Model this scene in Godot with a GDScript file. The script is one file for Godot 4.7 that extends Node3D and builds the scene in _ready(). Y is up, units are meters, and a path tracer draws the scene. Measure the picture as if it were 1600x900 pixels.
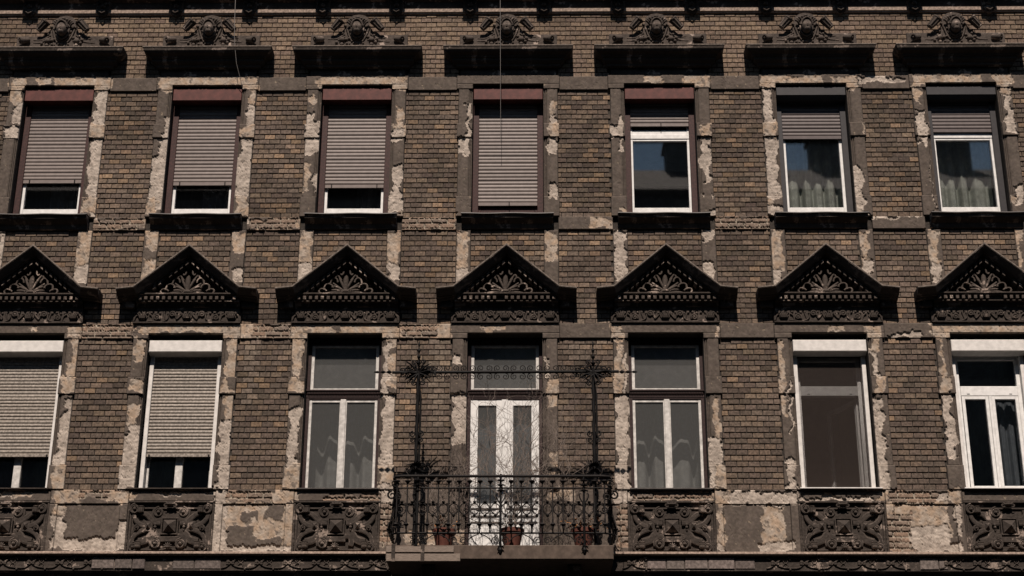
extends Node3D

# ------------------------------------------------------------------ camera numbers
const FOCAL := 2500.0            # in pixels of the 1600 x 900 photograph
const CAM := Vector3(0.38505, 1.6, 20.2)
const CAM_ROT := Vector3(0.381495, 0.0157671, 0.00426237)
const BAY := [-6.45, -4.315, -2.165, 0.0, 2.16, 4.32, 6.455]       # window axes, upper storey
const LOW := [-6.468, -4.325, -2.18, -0.025, 2.13, 4.32, 6.43]     # window axes, lower storey

var cam_basis := Basis.from_euler(CAM_ROT, EULER_ORDER_YXZ)
var rng := RandomNumberGenerator.new()
var n_big := FastNoiseLite.new()
var n_mid := FastNoiseLite.new()
var n_fine := FastNoiseLite.new()
var n_crack := FastNoiseLite.new()
var names := {}
var M := {}
var patches := []

# ------------------------------------------------------------------ mesh collector
class MB:
	var v := PackedVector3Array()
	var n := PackedVector3Array()
	var c := PackedColorArray()
	var off := Vector3.ZERO

	func q(a: Vector3, b: Vector3, d: Vector3, e: Vector3, col := Color.WHITE) -> void:   # counter-clockwise from the front
		var nn := (d - a).cross(e - b)
		if nn.length_squared() < 1e-16:
			return
		nn = nn.normalized()
		for p in [a, d, b, a, e, d]:
			v.append(p + off)
			n.append(nn)
			c.append(col)

	func t(a: Vector3, b: Vector3, d: Vector3, col := Color.WHITE) -> void:
		var nn := (b - a).cross(d - a)
		if nn.length_squared() < 1e-16:
			return
		nn = nn.normalized()
		for p in [a, d, b]:
			v.append(p + off)
			n.append(nn)
			c.append(col)

	func sq(a: Vector3, b: Vector3, d: Vector3, e: Vector3, na: Vector3, nb: Vector3, nd: Vector3, ne: Vector3, col := Color.WHITE) -> void:
		v.append_array([a + off, d + off, b + off, a + off, e + off, d + off])
		n.append_array([na, nd, nb, na, ne, nd])
		for k in 6:
			c.append(col)

	func box(x0: float, x1: float, y0: float, y1: float, z0: float, z1: float, col := Color.WHITE, ch := 0.0) -> void:
		var a := Vector3(x0 + ch, y0 + ch, z1)
		var b := Vector3(x1 - ch, y0 + ch, z1)
		var d := Vector3(x1 - ch, y1 - ch, z1)
		var e := Vector3(x0 + ch, y1 - ch, z1)
		q(a, b, d, e, col)
		var zc := z1 - ch
		var a1 := Vector3(x0, y0, zc)
		var b1 := Vector3(x1, y0, zc)
		var d1 := Vector3(x1, y1, zc)
		var e1 := Vector3(x0, y1, zc)
		if ch > 0.0:
			q(a1, b1, b, a, col)
			q(b1, d1, d, b, col)
			q(d1, e1, e, d, col)
			q(e1, a1, a, e, col)
		var a0 := Vector3(x0, y0, z0)
		var b0 := Vector3(x1, y0, z0)
		var d0 := Vector3(x1, y1, z0)
		var e0 := Vector3(x0, y1, z0)
		q(a0, b0, b1, a1, col)
		q(b0, d0, d1, b1, col)
		q(d0, e0, e1, d1, col)
		q(e0, a0, a1, e1, col)
		q(b0, a0, e0, d0, col)

	# a moulding that goes round three sides: profile of (outset, y) from the top down, mitred at the ends
	func hood(w: float, prof: Array, col := Color.WHITE) -> void:
		for k in prof.size() - 1:
			var p: Vector2 = prof[k]
			var r: Vector2 = prof[k + 1]
			q(Vector3(-w - r.x, r.y, r.x), Vector3(w + r.x, r.y, r.x), Vector3(w + p.x, p.y, p.x), Vector3(-w - p.x, p.y, p.x), col)
			q(Vector3(-w - r.x, r.y, -0.01), Vector3(-w - r.x, r.y, r.x), Vector3(-w - p.x, p.y, p.x), Vector3(-w - p.x, p.y, -0.01), col)
			q(Vector3(w + r.x, r.y, r.x), Vector3(w + r.x, r.y, -0.01), Vector3(w + p.x, p.y, -0.01), Vector3(w + p.x, p.y, p.x), col)
		var f: Vector2 = prof[0]
		q(Vector3(-w - f.x, f.y, f.x), Vector3(w + f.x, f.y, f.x), Vector3(w + f.x, f.y, -0.01), Vector3(-w - f.x, f.y, -0.01), col)
		f = prof[prof.size() - 1]
		q(Vector3(-w - f.x, f.y, -0.01), Vector3(w + f.x, f.y, -0.01), Vector3(w + f.x, f.y, f.x), Vector3(-w - f.x, f.y, f.x), col)

	# a straight moulding along x, profile of (z, y) from the top down
	func mould(x0: float, x1: float, prof: Array, col := Color.WHITE, zb := -0.02) -> void:
		for k in prof.size() - 1:
			var p: Vector2 = prof[k]
			var r: Vector2 = prof[k + 1]
			q(Vector3(x0, r.y, r.x), Vector3(x1, r.y, r.x), Vector3(x1, p.y, p.x), Vector3(x0, p.y, p.x), col)
			q(Vector3(x0, r.y, zb), Vector3(x0, r.y, r.x), Vector3(x0, p.y, p.x), Vector3(x0, p.y, zb), col)
			q(Vector3(x1, r.y, r.x), Vector3(x1, r.y, zb), Vector3(x1, p.y, zb), Vector3(x1, p.y, p.x), col)
		var f: Vector2 = prof[0]
		q(Vector3(x0, f.y, f.x), Vector3(x1, f.y, f.x), Vector3(x1, f.y, zb), Vector3(x0, f.y, zb), col)
		f = prof[prof.size() - 1]
		q(Vector3(x0, f.y, zb), Vector3(x1, f.y, zb), Vector3(x1, f.y, f.x), Vector3(x0, f.y, f.x), col)

	func tube(pts: Array, r0: float, r1: float, sides := 6, col := Color.WHITE, bulge := 0.0) -> void:
		var m := pts.size()
		if m < 2:
			return
		var up := Vector3(0.31, 0.17, 0.93)
		var ring := []
		var rn := []
		for k in m:
			var d: Vector3 = (pts[mini(k + 1, m - 1)] - pts[maxi(k - 1, 0)])
			d = d.normalized()
			var sx := up.cross(d)
			if sx.length() < 0.05:
				sx = Vector3(1, 0.2, 0).cross(d)
			sx = sx.normalized()
			var sy := d.cross(sx)
			up = sy.cross(sx) * 0.0 + up
			var f := float(k) / (m - 1)
			var r := lerpf(r0, r1, f) + bulge * sin(f * PI)
			var pr := PackedVector3Array()
			var pn := PackedVector3Array()
			for s in sides:
				var a := TAU * s / sides
				var o := sx * cos(a) + sy * sin(a)
				pr.append(pts[k] + o * r)
				pn.append(o)
			ring.append(pr)
			rn.append(pn)
		for k in m - 1:
			for s in sides:
				var s2 := (s + 1) % sides
				sq(ring[k][s], ring[k][s2], ring[k + 1][s2], ring[k + 1][s], rn[k][s], rn[k][s2], rn[k + 1][s2], rn[k + 1][s], col)
		for s in range(1, sides - 1):
			t(ring[0][0], ring[0][s + 1], ring[0][s], col)
			t(ring[m - 1][0], ring[m - 1][s], ring[m - 1][s + 1], col)

	func ball(o: Vector3, r: Vector3, col := Color.WHITE, seg := 10, b := Basis.IDENTITY) -> void:
		var rows := maxi(5, seg / 2 + 1)
		for i in rows:
			var t0 := PI * i / rows
			var t1 := PI * (i + 1) / rows
			for j in seg:
				var p0 := TAU * j / seg
				var p1 := TAU * (j + 1) / seg
				var u := [Vector3(sin(t1) * cos(p0), cos(t1), sin(t1) * sin(p0)), Vector3(sin(t0) * cos(p0), cos(t0), sin(t0) * sin(p0)), Vector3(sin(t0) * cos(p1), cos(t0), sin(t0) * sin(p1)), Vector3(sin(t1) * cos(p1), cos(t1), sin(t1) * sin(p1))]
				var pp := []
				var nn := []
				for w in u:
					pp.append(o + b * (w * r))
					nn.append((b * (w / r)).normalized())
				sq(pp[0], pp[1], pp[2], pp[3], nn[0], nn[1], nn[2], nn[3], col)

	# profile of (radius, height) turned round the y axis of b, at o
	func lathe(o: Vector3, prof: Array, seg := 12, col := Color.WHITE, b := Basis.IDENTITY) -> void:
		for k in prof.size() - 1:
			var p: Vector2 = prof[k]
			var r: Vector2 = prof[k + 1]
			var sl := Vector2(r.y - p.y, p.x - r.x)
			if sl.length() < 1e-9:
				continue
			sl = sl.normalized()
			for j in seg:
				var a0 := TAU * j / seg
				var a1 := TAU * (j + 1) / seg
				var e0 := Vector3(cos(a0), 0, sin(a0))
				var e1 := Vector3(cos(a1), 0, sin(a1))
				var m0 := b * (e0 * sl.x + Vector3.UP * sl.y)
				var m1 := b * (e1 * sl.x + Vector3.UP * sl.y)
				sq(o + b * (e0 * p.x + Vector3.UP * p.y), o + b * (e0 * r.x + Vector3.UP * r.y), o + b * (e1 * r.x + Vector3.UP * r.y), o + b * (e1 * p.x + Vector3.UP * p.y), m0, m0, m1, m1, col)

	# flat outline (x, y) given thickness from z0 to z1, its front edge chamfered
	func slab(poly: PackedVector2Array, z0: float, z1: float, col := Color.WHITE, ch := 0.004) -> void:
		var p := poly
		if Geometry2D.is_polygon_clockwise(p):
			p.reverse()
		var inner := p
		if ch > 0.0:
			var offs := Geometry2D.offset_polygon(p, -ch)
			if offs.size() == 1 and offs[0].size() == p.size():
				inner = offs[0]
				var best := 0
				for k in inner.size():
					if inner[k].distance_to(p[0]) < inner[best].distance_to(p[0]):
						best = k
				var turned := PackedVector2Array()
				for k in inner.size():
					turned.append(inner[(k + best) % inner.size()])
				inner = turned
				if Geometry2D.is_polygon_clockwise(inner):
					inner = p
		var idx := Geometry2D.triangulate_polygon(inner)
		for k in range(0, idx.size(), 3):
			var a := inner[idx[k]]
			var b := inner[idx[k + 1]]
			var d := inner[idx[k + 2]]
			if (b - a).cross(d - a) < 0:
				var w := b
				b = d
				d = w
			t(Vector3(a.x, a.y, z1), Vector3(b.x, b.y, z1), Vector3(d.x, d.y, z1), col)
		for k in p.size():
			var a := p[k]
			var b := p[(k + 1) % p.size()]
			var a2 := inner[k]
			var b2 := inner[(k + 1) % p.size()]
			q(Vector3(a.x, a.y, z0), Vector3(b.x, b.y, z0), Vector3(b.x, b.y, z1 - ch), Vector3(a.x, a.y, z1 - ch), col)
			q(Vector3(a.x, a.y, z1 - ch), Vector3(b.x, b.y, z1 - ch), Vector3(b2.x, b2.y, z1), Vector3(a2.x, a2.y, z1), col)

	# a flat band of given width laid along a path of (x, y)
	func ribbon(pts: Array, w0: float, w1: float, z0: float, z1: float, col := Color.WHITE) -> void:
		var l := []
		var r := []
		var m := pts.size()
		for k in m:
			var d: Vector3 = pts[mini(k + 1, m - 1)] - pts[maxi(k - 1, 0)]
			var nn := Vector3(-d.y, d.x, 0).normalized() * lerpf(w0, w1, float(k) / (m - 1)) * 0.5
			l.append(pts[k] + nn)
			r.append(pts[k] - nn)
		var a := Vector3(0, 0, z0)
		var e := Vector3(0, 0, z1)
		for k in m - 1:
			var lm: Vector3 = (l[k] * 0.8 + r[k] * 0.2)
			var rm: Vector3 = (l[k] * 0.2 + r[k] * 0.8)
			var lm2: Vector3 = (l[k + 1] * 0.8 + r[k + 1] * 0.2)
			var rm2: Vector3 = (l[k + 1] * 0.2 + r[k + 1] * 0.8)
			var up := e + Vector3(0, 0, 0.006)
			q(rm + up, rm2 + up, lm2 + up, lm + up, col)
			q(r[k] + e, r[k + 1] + e, rm2 + up, rm + up, col)
			q(lm + up, lm2 + up, l[k + 1] + e, l[k] + e, col)
			q(r[k] + a, r[k + 1] + a, r[k + 1] + e, r[k] + e, col)
			q(l[k] + e, l[k + 1] + e, l[k + 1] + a, l[k] + a, col)
		q(l[0] + a, r[0] + a, r[0] + e, l[0] + e, col)
		q(r[m - 1] + a, l[m - 1] + a, l[m - 1] + e, r[m - 1] + e, col)

	func mesh() -> ArrayMesh:
		var arr := []
		arr.resize(Mesh.ARRAY_MAX)
		arr[Mesh.ARRAY_VERTEX] = v
		arr[Mesh.ARRAY_NORMAL] = n
		arr[Mesh.ARRAY_COLOR] = c
		var am := ArrayMesh.new()
		am.add_surface_from_arrays(Mesh.PRIMITIVE_TRIANGLES, arr)
		return am

# ------------------------------------------------------------------ small helpers
func un(u: float, w: float, z := 0.0) -> Vector2:            # photo pixel -> point of the plane at depth z
	var d := cam_basis * Vector3((u - 800.0) / FOCAL, (450.0 - w) / FOCAL, -1.0)
	var k := (z - CAM.z) / d.z
	return Vector2(CAM.x + d.x * k, CAM.y + d.y * k)

func numbered(parent: Node, called: String) -> String:
	var key := str(parent.get_instance_id()) + called
	var k: int = names.get(key, 0)
	names[key] = k + 1
	return called if k == 0 else "%s_%03d" % [called, k]

func node(called: String, parent: Node, at := Vector3.ZERO) -> Node3D:
	var o := Node3D.new()
	o.name = numbered(parent, called)
	o.position = at
	parent.add_child(o, true)
	return o

func put(b: MB, called: String, m: Material, parent: Node) -> MeshInstance3D:
	var o := MeshInstance3D.new()
	o.name = numbered(parent, called)
	o.mesh = b.mesh()
	o.material_override = null
	o.mesh.surface_set_material(0, m)
	parent.add_child(o, true)
	return o

func tag(o: Node, label: String, category := "", group := "", kind := "") -> void:
	if label:
		o.set_meta("label", label)
	if category:
		o.set_meta("category", category)
	if group:
		o.set_meta("group", group)
	if kind:
		o.set_meta("kind", kind)

func lin(r: float, g: float, b: float) -> Color:              # linear base colour -> what albedo_color expects
	return Color(r, g, b).linear_to_srgb()

func tex(freq: float, lo: float, hi: float, seed_: int, oct := 4, size := 512) -> ImageTexture:
	var f := FastNoiseLite.new()
	f.seed = seed_
	f.noise_type = FastNoiseLite.TYPE_SIMPLEX_SMOOTH
	f.frequency = freq
	f.fractal_octaves = oct
	f.fractal_gain = 0.6
	var im := f.get_seamless_image(size, size, false, false, 0.12, true)
	im.convert(Image.FORMAT_L8)
	var data := im.get_data()
	for k in data.size():
		data[k] = int(255.0 * lerpf(lo, hi, data[k] / 255.0))
	return ImageTexture.create_from_image(Image.create_from_data(size, size, false, Image.FORMAT_L8, data))

func worn() -> ImageTexture:                                  # sooty skin with pale abrasions, fine grain over it
	var size := 512
	var a := tex(0.012, 0.0, 1.0, 51, 5, size).get_image().get_data()
	var e := tex(0.09, 0.0, 1.0, 52, 3, size).get_image().get_data()
	var out := PackedByteArray()
	out.resize(size * size)
	for k in out.size():
		var n := a[k] / 255.0
		var f := e[k] / 255.0
		var p := smoothstep(0.70, 0.80, n + 0.22 * (f - 0.5))
		out[k] = int(255.0 * clampf(lerpf(0.36 + 0.16 * n, 0.9, p) * (0.84 + 0.32 * f), 0.0, 1.0))
	return ImageTexture.create_from_image(Image.create_from_data(size, size, false, Image.FORMAT_L8, out))

func mat(called: String, col: Color, rough: float, t: Texture2D = null, bump: Texture2D = null, bs := 0.3, scale := 0.7) -> StandardMaterial3D:
	var m := StandardMaterial3D.new()
	m.resource_name = called
	m.albedo_color = col
	m.roughness = rough
	m.vertex_color_use_as_albedo = true
	m.metallic_specular = 0.3
	if t or bump:
		m.uv1_triplanar = true
		m.uv1_world_triplanar = true
		m.uv1_scale = Vector3.ONE * scale
	if t:
		m.albedo_texture = t
	if bump:
		m.heightmap_enabled = true
		m.heightmap_texture = bump
		m.heightmap_scale = bs
	M[called] = m
	return m

func v3(p: Vector2, z: float) -> Vector3:
	return Vector3(p.x, p.y, z)

func spiral(o: Vector2, r: float, turns: float, a0: float, z: float, steps := 14) -> Array:
	var out := []
	for k in steps + 1:
		var f := float(k) / steps
		var a := a0 + turns * TAU * f
		var rr := r * (1.0 - 0.8 * f)
		out.append(Vector3(o.x + cos(a) * rr, o.y + sin(a) * rr, z))
	return out

func curve(pts: Array, z: float, per := 5) -> Array:           # smooth path through (x, y) points
	var out := []
	for k in pts.size() - 1:
		var p0: Vector2 = pts[maxi(k - 1, 0)]
		var p1: Vector2 = pts[k]
		var p2: Vector2 = pts[k + 1]
		var p3: Vector2 = pts[mini(k + 2, pts.size() - 1)]
		for s in per:
			var p := p1.cubic_interpolate(p2, p0, p3, float(s) / per)
			out.append(Vector3(p.x, p.y, z))
	var l: Vector2 = pts[pts.size() - 1]
	out.append(Vector3(l.x, l.y, z))
	return out

# ------------------------------------------------------------------ setting up
func _ready() -> void:
	rng.seed = 77
	n_big.seed = 3; n_big.frequency = 4.0; n_big.fractal_octaves = 3
	n_mid.seed = 5; n_mid.frequency = 22.0; n_mid.fractal_octaves = 3
	n_fine.seed = 9; n_fine.frequency = 60.0; n_fine.fractal_octaves = 2
	n_crack.seed = 12; n_crack.frequency = 5.5; n_crack.fractal_octaves = 3

	var cam := Camera3D.new()
	cam.name = "camera"
	cam.fov = rad_to_deg(2.0 * atan(450.0 / FOCAL))
	cam.position = CAM
	cam.basis = cam_basis
	cam.near = 0.1
	cam.far = 400.0
	add_child(cam)
	cam.current = true

	var sky_m := ProceduralSkyMaterial.new()
	sky_m.sky_top_color = lin(0.032, 0.058, 0.117)
	sky_m.sky_horizon_color = lin(0.52, 0.74, 0.98)
	sky_m.sky_curve = 0.28
	sky_m.ground_bottom_color = lin(0.04, 0.04, 0.04)
	sky_m.ground_horizon_color = lin(0.06, 0.06, 0.06)
	sky_m.sun_angle_max = 12.0
	var env := Environment.new()
	env.background_mode = Environment.BG_SKY
	env.sky = Sky.new()
	env.sky.sky_material = sky_m
	env.background_energy_multiplier = 0.82
	env.tonemap_mode = Environment.TONE_MAPPER_LINEAR
	env.tonemap_exposure = 1.6
	env.sdfgi_enabled = true
	env.ssao_enabled = true
	env.ssil_enabled = true
	var we := WorldEnvironment.new()
	we.name = "environment"
	we.environment = env
	add_child(we)

	var sun := DirectionalLight3D.new()
	sun.name = "sun"
	sun.basis = Basis.looking_at(Vector3(0.035, -1.41, -1.0).normalized())
	sun.light_energy = 1.6
	sun.light_color = Color(1.0, 0.945, 0.895)
	sun.light_angular_distance = 0.5
	sun.shadow_enabled = true
	add_child(sun)

	materials()
	read_patches()
	street()
	var house := node("apartment_building", self)
	tag(house, "soot-dark brick apartment facade with peeling plaster, pediments and an iron balcony", "building")
	wall(house)
	bricks(house)
	plasterwork(house)
	hoods(house)
	pediments(house)
	aprons(house)
	cornices(house)
	upper_windows(house)
	lower_windows(house)
	balcony(house)
	things()

func materials() -> void:
	var grain := tex(0.045, 0.55, 1.0, 21, 4)
	var soft := tex(0.014, 0.7, 1.0, 33, 5)
	var faint := tex(0.02, 0.86, 1.0, 35, 5)
	var calm := tex(0.03, 0.72, 1.0, 36, 5)
	var rough := tex(0.06, 0.0, 1.0, 44, 4)
	mat("brick", Color.WHITE, 0.92, grain, null, 0.0, 0.9)
	mat("mortar", lin(0.05, 0.042, 0.036), 0.95, grain, null, 0.0, 0.8)
	mat("plaster", Color.WHITE, 0.95, calm, null, 0.0, 0.8)
	mat("stone", lin(0.215, 0.17, 0.142), 0.9, worn(), rough, 0.5, 0.45)
	mat("carving", lin(0.30, 0.238, 0.20), 0.9, M.stone.albedo_texture, rough, 0.4, 0.45)
	mat("bare_stone", Color.WHITE, 0.9, grain, null, 0.0, 0.8)
	mat("lip", lin(0.19, 0.155, 0.13), 0.85, grain, null, 0.0, 0.8)  # pale edge tone: worn stone plus the sunlit line put into the colour
	mat("ledge", lin(0.34, 0.26, 0.21), 0.9, grain, null, 0.0, 0.8)
	mat("white_paint", lin(0.61, 0.6, 0.585), 0.45, faint, null, 0.0, 0.9)
	mat("old_white", lin(0.58, 0.555, 0.525), 0.6, soft, null, 0.0, 1.3)
	mat("white_metal", lin(0.56, 0.535, 0.51), 0.45, faint, null, 0.0, 0.8)
	mat("red_box", lin(0.095, 0.029, 0.024), 0.6, soft, null, 0.0, 1.1)
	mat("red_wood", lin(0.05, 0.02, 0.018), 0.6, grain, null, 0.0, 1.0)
	mat("dark_red", lin(0.035, 0.018, 0.017), 0.6, grain, null, 0.0, 1.0)
	mat("grey_box", lin(0.034, 0.032, 0.034), 0.45, faint, null, 0.0, 1.0)
	mat("slat_brown", lin(0.16, 0.132, 0.122), 0.5, faint, null, 0.0, 0.9)
	mat("slat_dark", lin(0.10, 0.082, 0.08), 0.5, faint, null, 0.0, 0.9)
	mat("slat_light", lin(0.34, 0.295, 0.255), 0.45, grain, null, 0.0, 0.9)
	mat("iron", lin(0.010, 0.009, 0.009), 0.55, grain, null, 0.0, 1.5)
	mat("rail_iron", lin(0.021, 0.018, 0.017), 0.6, grain, null, 0.0, 1.5)
	mat("flashing", lin(0.09, 0.08, 0.075), 0.5, soft, null, 0.0, 1.0)
	mat("concrete", lin(0.10, 0.075, 0.06), 0.9, soft, null, 0.0, 1.0)
	mat("board", lin(0.25, 0.20, 0.165), 0.85, grain, null, 0.0, 1.6)
	M.board.uv1_scale = Vector3(0.45, 7.0, 7.0)
	mat("pot", lin(0.115, 0.042, 0.03), 0.7, soft, null, 0.0, 2.0)
	mat("twig", lin(0.13, 0.105, 0.09), 0.9)
	mat("leaf", Color.WHITE, 0.8)
	mat("soil", lin(0.03, 0.022, 0.016), 1.0, grain, null, 0.0, 3.0)
	mat("room", lin(0.10, 0.092, 0.085), 0.9, soft)
	mat("cable", lin(0.15, 0.135, 0.125), 0.6)
	mat("asphalt", lin(0.035, 0.035, 0.035), 0.95, grain, null, 0.0, 0.5)
	mat("paving", lin(0.05, 0.048, 0.046), 0.9, grain, null, 0.0, 0.5)
	mat("far_wall", lin(0.13, 0.12, 0.105), 0.9, soft, null, 0.0, 0.3)
	mat("far_roof", lin(0.055, 0.042, 0.036), 0.9, grain, null, 0.0, 0.5)
	mat("bark", lin(0.06, 0.05, 0.042), 0.9, grain, null, 0.0, 1.0)
	M.iron.metallic_specular = 0.2
	M.rail_iron.metallic_specular = 0.2
	var g := StandardMaterial3D.new()
	g.resource_name = "glass"
	g.transparency = BaseMaterial3D.TRANSPARENCY_ALPHA
	g.albedo_color = Color(0.05, 0.06, 0.07, 0.06)
	g.roughness = 0.02
	g.metallic_specular = 0.5
	M["glass"] = g
	var dg: StandardMaterial3D = g.duplicate()
	dg.resource_name = "dusty_glass"
	dg.albedo_color = Color(lin(0.17, 0.17, 0.165), 0.15)
	dg.roughness = 0.08
	M["dusty_glass"] = dg
	for kind in [["curtain", lin(0.52, 0.56, 0.50), 0.35], ["lace", lin(0.24, 0.245, 0.235), 0.3], ["shade_cloth", lin(0.10, 0.10, 0.098), 0.2], ["dark_drape", lin(0.10, 0.115, 0.13), 0.2]]:
		var c := mat(kind[0], kind[1], 0.95, soft, null, 0.0, 1.0)
		c.backlight_enabled = true
		c.backlight = Color(kind[2], kind[2], kind[2])
	mat("screen_wire", lin(0.052, 0.040, 0.035), 0.8)

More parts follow.
